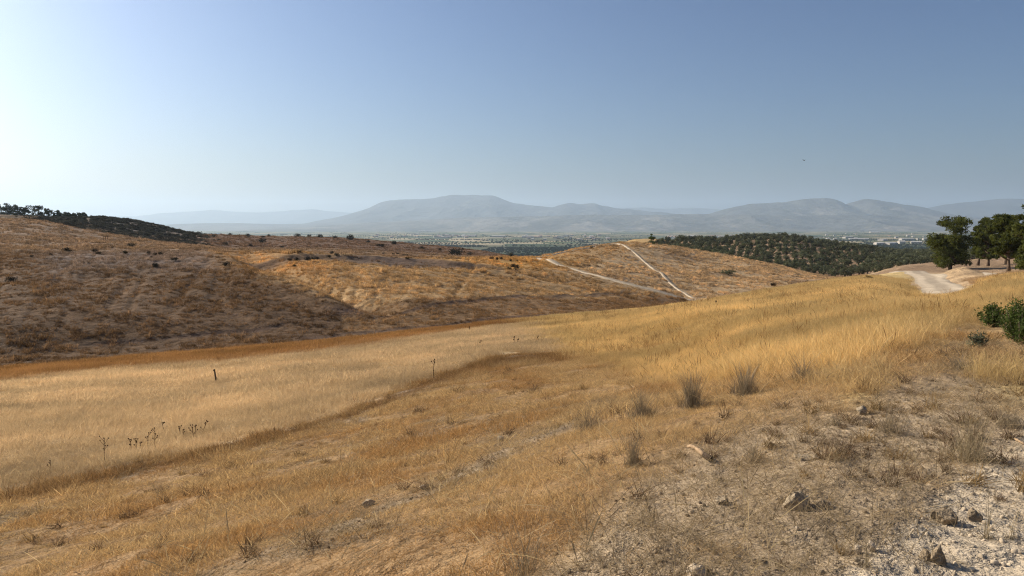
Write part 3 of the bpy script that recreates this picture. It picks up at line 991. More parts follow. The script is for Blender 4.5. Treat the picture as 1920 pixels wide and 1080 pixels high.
def slope_grass(name, y0, y1, step, shapes, label, cw, ch):
    x, y = jgrid(y0, y1, step, .76)
    zn = zone(x, y); k = zn[:, 9]
    z = gz(x, y)
    px_, py_ = project(x, y, z)
    wt = ((k > 5.3) & (k < 9.9)).astype(float) * np.where(px_ > 1620, 0, 1)
    wt = np.maximum(wt, ((k >= 9.5) & (k < 11.3) & (px_ < 1000)) * .7)
    wt = np.maximum(wt, ((k >= 11) & (k < 12.4) & (px_ > 380) & (px_ < 1000)) * .55)
    cl = fbm(x / cw, y / ch, 91, 4)
    cl = cl + (fbm(x / 22, y / 15, 94, 3) - .5) * .45
    wt = wt * (.42 + .58 * smooth(.38, .53, cl)) * (1 - .95 * zn[:, 10])
    keep = (rng.uniform(0, 1, len(x)) < wt) & visible(x, y, z, .5) & (near_track(x, y) < .5)
    x, y, z, cl = x[keep], y[keep], z[keep], cl[keep]
    tint = (gsample(COLR, x, y) * 1.55 + np.array([.018, .012, .006])) * (.55 + .8 * rng.uniform(0, 1, (len(x), 1)))
    sc = .75 + .5 * rng.uniform(0, 1, len(x))
    hz = sc * (.3 + .7 * rng.uniform(0, 1, len(x)) + .5 * smooth(.45, .7, cl))
    scatter(name, np.stack([x, y, z - .03], -1), np.stack([sc, sc, hz], -1), tint, shapes, label, "grass", follow=.9)
    print(name, len(x))


slope_grass("hillside_tussocks", 50, 130, .85, [tussock_patch(400 + i, .62, 5, .30, .03) for i in range(7)],
            "dry tussock grass on the slope just beyond the swale", 3.6, 1.7)
slope_grass("hillside_tussocks", 130, 400, 1.7, [tussock_patch(420 + i, 1.2, 8, .42, .06) for i in range(7)],
            "dry tussock grass on the golden hill and far slopes", 7.0, 3.6)


# clods and gravel on the bare soil
def rock_mesh(name, seed, sub=2, sx=1, sy=1, sz=.7, rough=.35, cuts=4):
    import bmesh
    bm = bmesh.new()
    bmesh.ops.create_icosphere(bm, subdivisions=sub, radius=1.0)
    g = np.random.default_rng(seed)
    P = np.array([v.co for v in bm.verts])
    for _ in range(cuts):       # broken facets
        n = g.normal(0, 1, 3); n /= np.linalg.norm(n); d = g.uniform(.45, .8)
        s = P @ n; P = P - np.maximum(s - d, 0)[:, None] * n[None]
    off = fbm(P[:, 0] * 1.6 + seed, P[:, 1] * 1.6 + P[:, 2] * 1.3, seed, 4) - .5
    P = P * (1 + rough * off)[:, None] * np.array([sx, sy, sz])
    F = np.array([[v.index for v in f.verts] for f in bm.faces])
    bm.free()
    me = np_mesh(name, P, F)
    set_float(me, "shade", np.ones(len(P)))
    return me


M_CLOD = leaf_mat("soil_clods", instancer=True, transl=0.0)
clods = []
for i in range(6):
    cm = rock_mesh("clod", 500 + i, 2, 1, .8, .65, .5); cm.materials.append(M_CLOD); clods.append(cm)
x, y = sample_ground(45000, 2.6, 14, 1.0)
zn = zone(x, y)
keep = rng.uniform(0, 1, len(x)) < np.clip(zn[:, 0] * .5 + zn[:, 1] + zn[:, 5] * .9 + zn[:, 6] * .4, 0, 1) * (zn[:, 9] < 3.3)
x, y, zn = x[keep], y[keep], zn[keep]
sc = .003 + .016 * rng.uniform(0, 1, len(x)) ** 8 + .003 * rng.uniform(0, 1, len(x))
tint = gsample(COLR, x, y) * rng.uniform(.65, 1.1, (len(x), 1))
scatter("gravel", np.stack([x, y, gz(x, y) + sc * .2], -1), sc, tint, clods, "loose clods and gravel on the bare soil", "gravel", tilt=.6)
print("clods", len(x))

# scrub of the dark hill on the left -----------------------------------------
g_ = np.random.default_rng(77)


def mound(seed, n=220, r=1.0, hh=.75, size=.2, lobes=5):
    g = np.random.default_rng(seed)
    parts = []
    for i in range(lobes):
        c = np.array([g.uniform(-.55, .55) * r, g.uniform(-.55, .55) * r, hh * g.uniform(.3, .65)])
        d = g.normal(0, 1, (n // lobes, 3)); d /= np.linalg.norm(d, axis=1)[:, None]
        rad = r * g.uniform(.4, .6) * g.uniform(.6, 1.05, n // lobes)
        P = c + d * rad[:, None] * np.array([1, 1, .8])
        P[:, 2] = np.abs(P[:, 2])
        parts.append(leaves(P, d + np.array([0, 0, .5]), size, g, 1.7))
    return merge(parts)


scr = [shape_mesh("scrub_bush", mound(600 + i, 240), M_SCRUB) for i in range(5)]
x, y = sample_ground(60000, 225, 345, 1.0, .76)
zn = zone(x, y); k = zn[:, 9]
px_, py_ = project(x, y, gz(x, y))
cl = fbm(x / 5, y / 4, 93, 3)
gully = np.exp(-((px_ - 165) / 5) ** 2) + np.exp(-((px_ - 122 + (py_ - 415) * .8) / 5) ** 2)
keep = (k > 11.02) & (k < 12.5) & (px_ < 425) & (rng.uniform(0, 1, len(x)) < smooth(.36, .5, cl) * smooth(20, 130, px_) * (1 - np.clip(gully, 0, 1)) * (1 - smooth(310, 420, px_)))
k2 = (k > 10.0) & (k < 10.9) & (px_ < 210) & (np.abs(py_ - np.interp(px_, [0, 100, 200], [438, 447, 458])) < 6) & (rng.uniform(0, 1, len(x)) < .6)
keep |= k2
x, y = x[keep], y[keep]
sc = .5 + .6 * rng.uniform(0, 1, len(x)) ** 2
tint = np.array([.085, .078, .054]) * rng.uniform(.4, 1.8, (len(x), 1))
scatter("hillside_scrub", np.stack([x, y, gz(x, y) - .05], -1), sc, tint, scr, "low dark scrub covering the far left hill", "scrub")
print("scrub", len(x))


# ------------------------------------------------------------------ trees
def pine_parts(seed, H, W, lean=0.0, base_frac=.22, lobes=42, per=240, leaf=.26, mat=None, flat=1.0):
    """trunk with limbs, crown of needle tufts carried in clumps"""
    g = np.random.default_rng(seed)
    top = np.array([lean, g.uniform(-.3, .3), H * .86])
    tr = []
    r0 = .028 * H
    for t in np.linspace(0, 1, 8):
        tr.append((top[0] * t ** 1.5 + .08 * H * .2 * math.sin(3 * t + seed), top[1] * t, top[2] * t, r0 * (1 - .85 * t) + .01 + (.25 * r0 if t == 0 else 0)))
    paths = [tr]; parts = []
    for i in range(lobes):
        t = g.uniform(0, 1) ** (1.15 if base_frac < .2 else 1)
        zc = H * (base_frac + (.97 - base_frac) * t)
        env = math.sqrt(max(.04, 1 - ((t - .40) / .66) ** 2))
        a = g.uniform(0, 2 * math.pi)
        rad = W * .5 * env * g.uniform(.3, .9)
        ax = np.interp(zc / top[2], [0, 1], [0, 1])
        c = np.array([top[0] * min(ax, 1) ** 1.5 + rad * math.cos(a), rad * math.sin(a) * flat, zc])
        lr = W * g.uniform(.06, .13)
        n = int(per * (lr / (W * .12)) ** 2)
        d = g.normal(0, 1, (n, 3)); d /= np.linalg.norm(d, axis=1)[:, None]
        P = c + d * (lr * g.uniform(.4, 1.25, n) ** .8)[:, None] * np.array([1.1, 1.1, .72])
        parts.append(leaves(P, d * .2 + np.array([.3, .3, .1]), leaf, g, 3.0, (.65, 1.25), 1.0, sh=g.uniform(.62, 1.3)))
        # limb out to the clump
        zb = max(H * .2, zc - rad * g.uniform(.35, .7)); tb = min(zb / top[2], .97)
        b0 = np.array([top[0] * tb ** 1.5, top[1] * tb, zb])
        mid = (b0 + c) / 2 + np.array([0, 0, -.08 * rad])
        rr = r0 * (.42 * (1 - tb) + .10)
        paths.append([(*b0, rr), (*mid, rr * .7), (*c, rr * .3)])
    return tubes(paths), merge(parts)


def pine(name, px, py, y, H, W, seed, label, cat="tree", group=None, lean=0., mat=None, ymin=None, z=None, **kw):
    u, s = pix_ray(px, py)
    x = float(u) * y
    zz = gz1(x, y) if z is None else z
    root = obj(name, None, loc=(x, y, zz - .05))
    tag(root, label, cat, group)
    tb, cr = pine_parts(seed, H, W, lean, **kw)
    obj("trunk", shape_mesh("trunk", tb, M_BARK), parent=root)
    obj("crown", shape_mesh("crown", cr, mat or M_PINE), parent=root)
    return root


pine("pine_tree", 1783, 505, 122, 8.7, 7.4, 11, "big dark round-crowned pine at the gravel road's edge, standing apart", lobes=95, base_frac=.10)
pine("pine_tree", 1834, 500, 146, 9.6, 4.6, 12, "pine with a slanting pale trunk behind the sandy bank", lobes=62, lean=.9, base_frac=.2)
pine("pine_tree", 1852, 500, 138, 9.0, 5.0, 13, "dense pine with a crooked trunk between its two neighbours", lobes=66, lean=-.5, base_frac=.18)
pine("pine_tree", 1889, 517, 92, 7.3, 4.8, 14, "pine with a bare straight trunk rooted in the golden grass crest", lobes=66, lean=-.35, base_frac=.30)
pine("pine_tree", 1885, 500, 150, 10.4, 5.0, 15, "slim tall pine rising behind the others", lobes=60, base_frac=.15)
pine("pine_tree", 1932, 517, 86, 8.2, 5.0, 16, "light green pine with low hanging branches at the grove's end", lobes=70, base_frac=.06)
pine("pine_tree", 1990, 510, 104, 9.5, 6.5, 17, "tall pine farthest along the row from the gravel road", lobes=44, base_frac=.2)

left_trees = [(2, 383, 26), (14, 381, 22), (24, 383, 18), (33, 387, 15), (42, 388, 14), (54, 386, 20), (66, 386, 19), (76, 385, 20), (86, 390, 14), (96, 394, 15), (105, 394.5, 14), (114, 399, 12), (124, 398.5, 14), (136, 401, 17), (148, 402, 15), (158, 405, 10)]
for i, (px, ty, w) in enumerate(left_trees):
    y = 337 + (i % 3) * 4
    u, s = pix_ray(px, ty)
    x = float(u) * y; zg = gz1(x, y)
    H = max(CAM_Z + float(s) * y - zg, 2.2)
    r = pine("pine_tree", px, ty, y, H, w * y / FPX * 1.25, 30 + i, "small dark pine in the row along the far left hilltop", group="pines on the far hilltop",
             lobes=34, per=40, leaf=.5, mat=M_PINE_FAR, base_frac=-.05)

# olive grove --------------------------------------------------------------
def olive_parts(seed):
    g = np.random.default_rng(seed)
    paths = []; parts = []
    for i in range(3):
        a = i * 2.1 + g.uniform(-.4, .4)
        paths.append([(0, 0, -.1, .28), (.15 * math.cos(a), .15 * math.sin(a), .7, .2), (.6 * math.cos(a), .6 * math.sin(a), 1.5, .10), (1.0 * math.cos(a), 1.0 * math.sin(a), 2.2, .04)])
    for i in range(13):
        a = g.uniform(0, 2 * math.pi); rad = 1.5 * math.sqrt(g.uniform(.05, 1)); zc = g.uniform(1.3, 2.9) - .25 * rad
        c = np.array([rad * math.cos(a), rad * math.sin(a), zc]); lr = g.uniform(.55, .95)
        n = 62
        d = g.normal(0, 1, (n, 3)); d /= np.linalg.norm(d, axis=1)[:, None]
        P = c + d * (lr * g.uniform(.6, 1.08, n))[:, None]
        parts.append(leaves(P, d, .36, g, 2.0, (.6, 1.35), .8, sh=g.uniform(.75, 1.25)))
    return tubes(paths, 5), merge(parts)


OL = []
for i in range(6):
    a, b = olive_parts(700 + i)
    OL.append((shape_mesh("olive_trunk", a, M_BARK_DARK), shape_mesh("olive_crown", b, M_OLIVE)))
gx, gy = np.meshgrid(np.arange(-60, 61), np.arange(-44, 45))
ang = R(33)
ox = (gx * 5.4).ravel().astype(float); oy = (gy * 8.2).ravel().astype(float)
ox += rng.normal(0, .5, len(ox)); oy += rng.normal(0, .25, len(oy))
X = 150 + ox * math.cos(ang) - oy * math.sin(ang); Y = 330 + ox * math.sin(ang) + oy * math.cos(ang)
ok = (Y > 160) & (Y < 455) & (X / Y > .14) & (X / Y < .66)
X, Y = X[ok], Y[ok]
Z = gz(X, Y); K = gsample(GK, X, Y)
px_, py_ = project(X, Y, Z)
ok = (K > 9.62) & (K < 12.35) & visible(X, Y, Z, 2.9) & (px_ > 1225) & (px_ < 1990)
ok &= ~((px_ > 1690) & (Y < 190)) & ~((px_ < 1290) & (Y < 330) & (py_ > 466))
ok &= ~((np.abs(px_ - 1200) < 75) & (py_ < 456))
X, Y, Z = X[ok], Y[ok], Z[ok]
o_ = np.argsort(Y); X, Y, Z = X[o_], Y[o_], Z[o_]
print("olives", len(X))
for i in range(min(300, len(X))):
    root = obj("olive_tree", None, loc=(X[i], Y[i], Z[i] - .05))
    root.rotation_euler = (0, 0, rng.uniform(0, 6.28)); s = rng.uniform(.78, 1.12); root.scale = (s, s, s * rng.uniform(.85, 1.05))
    tag(root, "grey-green olive tree in the planted rows on the low hill", "tree", "olive trees in rows on the low hill")
    a, b = OL[i % 6]
    obj("trunk", a, parent=root); obj("crown", b, parent=root)
if len(X) > 300:
    X, Y, Z = X[300:], Y[300:], Z[300:]
    far_ol = [shape_mesh("far_olive", olive_parts(800 + i)[1], M_SCRUB) for i in range(4)]
    scatter("olive_grove", np.stack([X, Y, Z - .05], -1), rng.uniform(.85, 1.2, len(X)), np.array([.13, .14, .085]) * rng.uniform(.8, 1.25, (len(X), 1)),
            far_ol, "farther rows of grey-green olive trees on the hill", "olive grove", tilt=.03)

# bushes at the top of the golden hill, along the grove's edge
def shrub_mesh(seed, mat, n=420, r=1.0, hh=.9, size=.16, lobes=7):
    V, F, S = mound(seed, n, r, hh, size, lobes)
    return shape_mesh("shrub", (V, F, S), mat)


SH = [shrub_mesh(900 + i, M_SHRUB) for i in range(5)]
SHG = [shrub_mesh(920 + i, M_OLIVE) for i in range(4)]


def small_shrub(px, py, w, label, group, meshes, i, ymin=40, aspect=.8):
    p = ground_hit(px, py, ymin)
    r = w * p.y / FPX / 2 / .75
    o = obj("shrub", meshes[i % len(meshes)], loc=(p.x, p.y, p.z + .02))
    o.scale = (r, r, 1.25 * r * aspect * rng.uniform(.9, 1.2)); o.rotation_euler = (0, 0, rng.uniform(0, 6.28))
    return tag(o, label, "shrub", group)


g1 = "lone dark shrubs dotted over the brown slope"
for i, (px, py, w) in enumerate([(20, 530, 17), (128, 472, 14), (178, 473, 10), (185, 477, 9), (279, 477, 9), (283, 484, 6), (290, 479, 8), (301, 478, 9), (327, 489, 11), (293, 501, 14), (425, 499, 13), (60, 482, 6), (95, 479, 6), (247, 465, 14), (236, 476, 10)]):
    small_shrub(px, py, w, "small lone dark shrub on the brown slope left of the terrace bank", g1, SH, i)
g2 = "dark shrubs along the terrace bank"
for i, (px, py, w) in enumerate([(545, 489, 9), (558, 489, 9), (577, 489, 11), (587, 488, 9), (595, 487, 8), (617, 483, 9), (632, 480, 9), (552, 500, 7), (562, 475, 9), (622, 476, 8), (718, 477, 6), (738, 477.5, 5), (746, 477, 5), (758, 480, 6), (763, 480, 5), (771, 481, 5), (764, 486, 7)]):
    small_shrub(px, py, w, "small dark shrub along the dark terrace bank", g2, SH, i)
g3_ = "dark shrubs by the fork of the dirt track"
for i, (px, py, w) in enumerate([(959, 482, 9), (922, 487, 8), (932, 488, 6), (940, 487, 6), (957, 490, 5), (970, 491, 5), (961, 501, 9), (969, 504, 9), (955, 506, 7), (966, 507, 7)]):
    small_shrub(px, py, w, "small dark shrub beside the fork of the pale dirt track", g3_, SH, i, aspect=1.1)
g4 = "shrubs on the far furrowed ridge"
for i, (px, py, w) in enumerate([(372, 440, 9), (430, 441, 8), (465, 444, 9), (493, 446, 7), (505, 444, 7), (558, 444, 10), (580, 444, 7), (600, 446, 11), (628, 447, 8), (655, 449, 14), (490, 456, 14), (422, 459, 9), (470, 462, 8), (710, 462, 9), (738, 458, 12), (716, 463, 8), (792, 467, 9), (825, 470, 7), (855, 479, 22), (880, 478, 10), (530, 465, 8), (690, 455, 7)]):
    small_shrub(px, py, w, "dark shrub on the furrowed ridge beyond the terrace bank", g4, SH, i, ymin=200)
small_shrub(1109, 465, 6, "tiny dark shrub just below the golden hill's crest path", None, SH, 1, ymin=120)
small_shrub(1365, 515, 22, "low green bush alone on the golden hill's flank", None, SHG, 1, ymin=120, aspect=.5)
small_shrub(1450, 537, 10, "dark little bush low on the golden hill by the ditch", None, SH, 3, ymin=60)
g5 = "dark bushes on the crest of the golden slope"
for i, (px, py, w) in enumerate([(1578, 531, 9), (1586, 530, 8), (1602, 529, 8), (1612, 527, 14), (1624, 526, 16), (1634, 525, 12), (1648, 525, 8)]):
    small_shrub(px, py, w, "low dark bush on the golden slope's crest before the olive grove", g5, SH, i, ymin=40, aspect=.6)
g6 = "round bushes along the top of the golden hill"
for i, (px, py, w) in enumerate([(1178, 458, 12), (1192, 458, 14), (1206, 459, 14), (1218, 459, 16), (1238, 461, 22), (1256, 464, 20), (1274, 466, 17), (1290, 468, 15), (1304, 471, 16), (1320, 474, 16), (1340, 477, 17), (1360, 481, 15)]):
    u, s = pix_ray(px, py); y = 258 + 6 * (i % 3); x = float(u) * y
    o = obj("shrub", SHG[i % 4], loc=(x, y, gz1(x, y) - .1)); r = w * y / FPX / 2
    o.scale = (r, r, r * rng.uniform(1.0, 1.5)); o.rotation_euler = (0, 0, i * 1.3)
    tag(o, "dark green round bush behind the golden hill's crest", "shrub", g6)
u, s = pix_ray(1222, 445); y = 262
tb, cr = pine_parts(88, 4.6, 3.4, .1, lobes=18, per=90, leaf=.35, base_frac=.15)
rt = obj("leafy_tree", None, loc=(float(u) * y, y, gz1(float(u) * y, y)))
tag(rt, "light green bushy tree standing over the round bushes on the golden hill", "tree")
obj("trunk", shape_mesh("trunk", tb, M_BARK), parent=rt); obj("crown", shape_mesh("crown", cr, M_GREEN), parent=rt)


# ------------------------------------------------------------------ valley: houses, warehouses, trees
M_WALL = surface_mat("pale_wall", (.42, .39, .35), scales=((.3, .8, 1.1),), bumps=(), rough=.9)
M_ROOF = surface_mat("tiled_roof", (.38, .24, .17), scales=((.3, .7, 1.2),), bumps=(), rough=.9)
M_SHEET = surface_mat("pale_sheet_roof", (.43, .415, .39), scales=((.2, .85, 1.1),), bumps=(), rough=.6, spec=.3)


def building(name, px, py, w, d, h, label, group, cat, roof_mat, pitch=.28, seed=0):
    u, s = pix_ray(px, py)
    y = (-60 - CAM_Z) / float(s); x = float(u) * y
    root = obj(name, None, loc=(x, y, gz1(x, y) - .3))
    g = np.random.default_rng(seed + 3000)
    root.rotation_euler = (0, 0, g.normal(0, .35))
    tag(root, label, cat, group)
    hw, hd = w / 2, d / 2
    r = pitch * hd
    V = np.array([(-hw, -hd, 0), (hw, -hd, 0), (hw, hd, 0), (-hw, hd, 0), (-hw, -hd, h), (hw, -hd, h), (hw, hd, h), (-hw, hd, h), (-hw, 0, h + r), (hw, 0, h + r)])
    me = bpy.data.meshes.new("wall")
    me.from_pydata(V.tolist(), [], [(0, 1, 5, 4), (1, 2, 6, 9, 5), (2, 3, 7, 6), (3, 0, 4, 8, 7)]); me.update()
    obj("wall", me, M_WALL, root)
    e = .5; k = r / hd
    RV = [(-hw - e, -hd - e, h - e * k + .15), (hw + e, -hd - e, h - e * k + .15), (hw + e, 0, h + r + .15), (-hw - e, 0, h + r + .15), (hw + e, hd + e, h - e * k + .15), (-hw - e, hd + e, h - e * k + .15)]
    RV = RV + [(a, b, c + .25) for a, b, c in RV]
    me = bpy.data.meshes.new("roof")
    me.from_pydata(RV, [], [(0, 3, 2, 1), (3, 5, 4, 2), (6, 7, 8, 9), (9, 8, 10, 11), (0, 1, 7, 6), (1, 2, 8, 7), (2, 4, 10, 8), (4, 5, 11, 10), (5, 3, 9, 11), (3, 0, 6, 9)]); me.update()
    obj("roof", me, roof_mat, root)
    # dark door or window openings on the side towards the hills
    me = bpy.data.meshes.new("window"); dw = []; df = []
    nwin = max(2, int(w / 7)); 
    for i in range(nwin):
        cx = -hw + w * (i + .5) / nwin; b = len(dw)
        dw += [(cx - .8, -hd - .06, h * .35), (cx + .8, -hd - .06, h * .35), (cx + .8, -hd - .06, h * .7), (cx - .8, -hd - .06, h * .7)]
        df.append((b, b + 1, b + 2, b + 3))
    me.from_pydata(dw, [], df); me.update()
    obj("window_row", me, M_BARK_DARK, root)
    return root


brng = np.random.default_rng(91)
clusters = [("village house in the hazy town left of the dark poplars", "houses of the far town left of the poplars", 815, 875, 440, 446.5, 26, (12, 26)),
            ("small farmhouse in the plain behind the pale badland hill", "farmhouses behind the badland hill", 700, 810, 439, 447, 14, (12, 24)),
            ("village house beyond the row of dark poplars", "houses beyond the poplars", 985, 1150, 441.5, 451, 40, (12, 28)),
            ("house of the village strung out behind the olive hill", "houses behind the olive hill", 1240, 1440, 442.5, 449, 44, (12, 30)),
            ("farmhouse among the fields between village and warehouses", "farmhouses among the fields", 1450, 1745, 438, 452, 24, (10, 22))]
bi = 0
for lab, grp, x0, x1, y0, y1, n, (w0, w1) in clusters:
    for i in range(n):
        w = brng.uniform(w0, w1)
        building("house", brng.uniform(x0, x1), brng.uniform(y0, y1), w, brng.uniform(9, 14), brng.uniform(5, 9), lab, grp, "house", M_ROOF if brng.uniform() < .45 else M_SHEET, seed=bi)
        bi += 1
for px, py, wpx in [(1610, 450.5, 34), (1648, 459.5, 14), (1668, 459.5, 24), (1690, 457, 10), (1718, 457, 18), (1555, 454.5, 18), (1700, 451, 26), (1655, 452, 20), (1740, 450, 16), (1590, 447, 20), (935, 445, 26), (885, 443.5, 18), (990, 446, 22), (1360, 446, 24), (1080, 433.2, 46), (1030, 433.4, 30), (1150, 433.6, 40), (1230, 433.4, 36), (1320, 433.8, 30), (1640, 436, 22), (800, 434, 30)]:
    u, s = pix_ray(px, py); y = -61.6 / float(s)
    building("warehouse", px, py, wpx * y / FPX, brng.uniform(22, 34), brng.uniform(7, 9), "long pale-roofed warehouse standing in the valley fields", "warehouses in the valley", "warehouse", M_SHEET, .18, seed=bi)
    bi += 1

# rows of trees and hedges in the plain
vt = [shape_mesh("valley_tree", mound(1000 + i, 90, 1.0, 1.3, .5, 4), M_SCRUB) for i in range(4)]
vx_, vy_ = [], []
for i in range(260):           # hedge lines, each a row of trees along a field edge
    px0 = brng.uniform(380, 1900); py0 = 433 + 30 * brng.uniform(0, 1) ** 1.2
    u, s = pix_ray(px0, py0); y0 = -61.6 / float(s); x0 = float(u) * y0
    L = brng.uniform(60, 420); a = brng.normal(.25, .35) if brng.uniform() < .7 else brng.normal(1.6, .3)
    n = int(L / brng.uniform(9, 22))
    t = np.linspace(0, L, max(n, 2)) + brng.normal(0, 3, max(n, 2))
    vx_.append(x0 + t * math.cos(a)); vy_.append(y0 + t * math.sin(a))
X = np.concatenate(vx_); Y = np.concatenate(vy_)
ok = (Y > 1500) & (Y < 12000) & (np.abs(X / Y) < .8); X, Y = X[ok], Y[ok]
sc = brng.uniform(2.2, 5.0, len(X))
scatter("valley_trees", np.stack([X, Y, gz(X, Y) - .3], -1), sc, np.array([.05, .06, .035]) * brng.uniform(.7, 1.4, (len(X), 1)), vt,
        "hedges and tree rows between the fields of the far plain", "trees", tilt=.05)
# dark orchards at the foot of the hills
X, Y = np.meshgrid(np.arange(-700, 1700, 13.0), np.arange(1420, 2450, 15.0)); X = X.ravel(); Y = Y.ravel()
X = X + brng.normal(0, 4, len(X)); Y = Y + brng.normal(0, 5, len(Y))
plot = vnoise(X / 160, Y / 210, 66)
zz = gz(X, Y)
ok = (X / Y > -.35) & (X / Y < .72) & (plot > .33) & visible(X, Y, zz, 5); X, Y, zz = X[ok], Y[ok], zz[ok]
scatter("orchards", np.stack([X, Y, zz - .2], -1), brng.uniform(2.2, 3.6, len(X)), np.array([.045, .06, .032]) * brng.uniform(.7, 1.3, (len(X), 1)), vt,
        "dark green orchards at the near edge of the plain", "orchard", tilt=.05)
# poplars and big round trees that stand out singly
for i, (px, py, hpx, wpx) in enumerate([(1060, 454, 9, 4), (1066, 454, 12, 4), (1071, 454, 9, 4), (1078, 454.5, 8, 6), (1086, 454.5, 7, 6), (1093, 454.5, 9, 5), (1101, 454, 7, 6), (1110, 453.5, 8, 6), (1117, 452.5, 13, 4), (1124, 453, 8, 5), (1131, 453.5, 7, 6), (1145, 453, 7, 7), (1155, 452.5, 6, 6)]):
    u, s = pix_ray(px, py); y = -61.6 / float(s); x = float(u) * y
    rt = obj("poplar_tree", None, loc=(x, y, gz1(x, y) - .5))
    tag(rt, "dark poplar in the tree row left of the golden hilltop", "tree", "poplars in the row before the far village")
    tb, cr = pine_parts(1100 + i, hpx * y / FPX, wpx * y / FPX * 1.2, 0, lobes=10, per=26, leaf=2.0, base_frac=.1)
    obj("trunk", shape_mesh("trunk", tb, M_BARK_DARK), parent=rt); obj("crown", shape_mesh("crown", cr, M_PINE_FAR), parent=rt)
for i, (px, py, hpx, wpx, lab) in enumerate([(945, 451.5, 8, 11, "grey-green clump tree beside the long pale warehouse roof"), (968, 454, 7, 10, "round dark tree alone between clump tree and poplars"), (660, 446, 5, 6, "small far tree over the furrowed ridge's top"), (847, 447, 5, 6, "dark round tree before the white town")]):
    u, s = pix_ray(px, py); y = -61.6 / float(s); x = float(u) * y
    rt = obj("round_tree", None, loc=(x, y, gz1(x, y) - .5)); tag(rt, lab, "tree")
    tb, cr = pine_parts(1150 + i, hpx * y / FPX, wpx * y / FPX, 0, lobes=12, per=30, leaf=2.2, base_frac=.12)
    obj("trunk", shape_mesh("trunk", tb, M_BARK_DARK), parent=rt); obj("crown", shape_mesh("crown", cr, M_PINE_FAR), parent=rt)


# ------------------------------------------------------------------ dry bushes and green shrubs near the camera
def dry_bush(px, py, w, h, label, seed, mat=None, stems=90, spread=.45, twigs=160, cat="bush", name="dry_bush", lean=0.0):
    p = ground_hit(px, py, 2.5)
    k = p.y / FPX * 1.0
    W, H = w * k, h * k
    root = obj(name, None, loc=(p.x, p.y, p.z - .01)); tag(root, label, cat)
    wd = max(.0025, .75 * k)          # about half a pixel of the photograph
    a = blades(stems, W * .16, H, .35, spread * W / H * .55, .25, wd, seed, seg=5, droop=.3, shade=(.6, 1.3))
    b = blades(twigs, W * .42, H * .45, .6, .6, .4, wd * .8, seed + 1, seg=3, droop=.3, shade=(.5, 1.2), center=(0, 0, H * .04))
    o = obj("stems", shape_mesh("stems", a, mat or M_TWIG), parent=root)
    o = obj("twigs", shape_mesh("twigs", b, mat or M_TWIG), parent=root)
    # litter gathered at the foot
    c = blades(60, W * .3, H * .14, .6, 1.6, .6, wd * 1.3, seed + 2, seg=3, droop=.3, shade=(.35, .9))
    obj("litter", shape_mesh("litter", c, M_TWIG), parent=root)
    return root


dry_bush(1297, 766, 62, 68, "dense grey dry bush, fan-shaped, upright, between two similar bushes", 2001, stems=190, twigs=240)
dry_bush(1398, 741, 68, 56, "low dense grey dry bush against the tall golden grass", 2004, stems=190, twigs=240)
dry_bush(1203, 787, 66, 62, "dark-footed dry bush with sparse top left of the fan-shaped one", 2007, stems=90, twigs=220)
dry_bush(1187, 874, 44, 62, "greenish-grey broom-like bush standing on the trampled slope", 2010, stems=110, twigs=150)
dry_bush(1108, 806, 84, 42, "wide sparse purple-grey dry bush beside the bare streak", 2013, stems=60, twigs=260)
dry_bush(1505, 714, 52, 46, "thin grey dry bush at the edge of the bare soil, by the golden clump", 2016, stems=70, twigs=130)
dry_bush(1565, 797, 38, 24, "small squat dark dry bush on bare soil", 2019, stems=50, twigs=120)
dry_bush(1666, 810, 62, 50, "ragged dry bush with bent stems below the small grey stone", 2022, stems=50, twigs=150)
dry_bush(1818, 866, 120, 112, "large sparse pale dry bush beside the chalk edge", 2025, mat=M_TWIG_PALE, stems=110, twigs=240)
dry_bush(1412, 868, 30, 52, "thin wispy dry stems by the pale branch", 2028, stems=26, twigs=60)
dry_bush(1893, 800, 56, 40, "dark tangled dry bush slumped on the chalk bank", 2031, stems=60, twigs=260)
dry_bush(1800, 692, 58, 34, "low purple-grey dry bush below the little green shrub", 2034, stems=60, twigs=200)
dry_bush(985, 1076, 150, 112, "tall sparse brown twigs over the grey soil patch", 2037, mat=M_TWIG, stems=60, twigs=90)
dry_bush(1752, 1052, 22, 92, "thin yellow weed standing beside the wedge-shaped stone", 2040, mat=M_TWIG_PALE, stems=9, twigs=12, name="dry_weed", cat="weed")
dry_bush(1850, 1010, 26, 110, "slender dry weed rising beside the dark round stone", 2043, mat=M_TWIG_PALE, stems=7, twigs=14, name="dry_weed", cat="weed")
dry_bush(1895, 1010, 30, 60, "short forked dry weed on the chalk", 2046, mat=M_TWIG_PALE, stems=8, twigs=16, name="dry_weed", cat="weed")
dry_bush(1624, 1062, 24, 60, "yellow dry weed between the pale upright stones", 2049, mat=M_TWIG_PALE, stems=12, twigs=24, name="dry_weed", cat="weed")


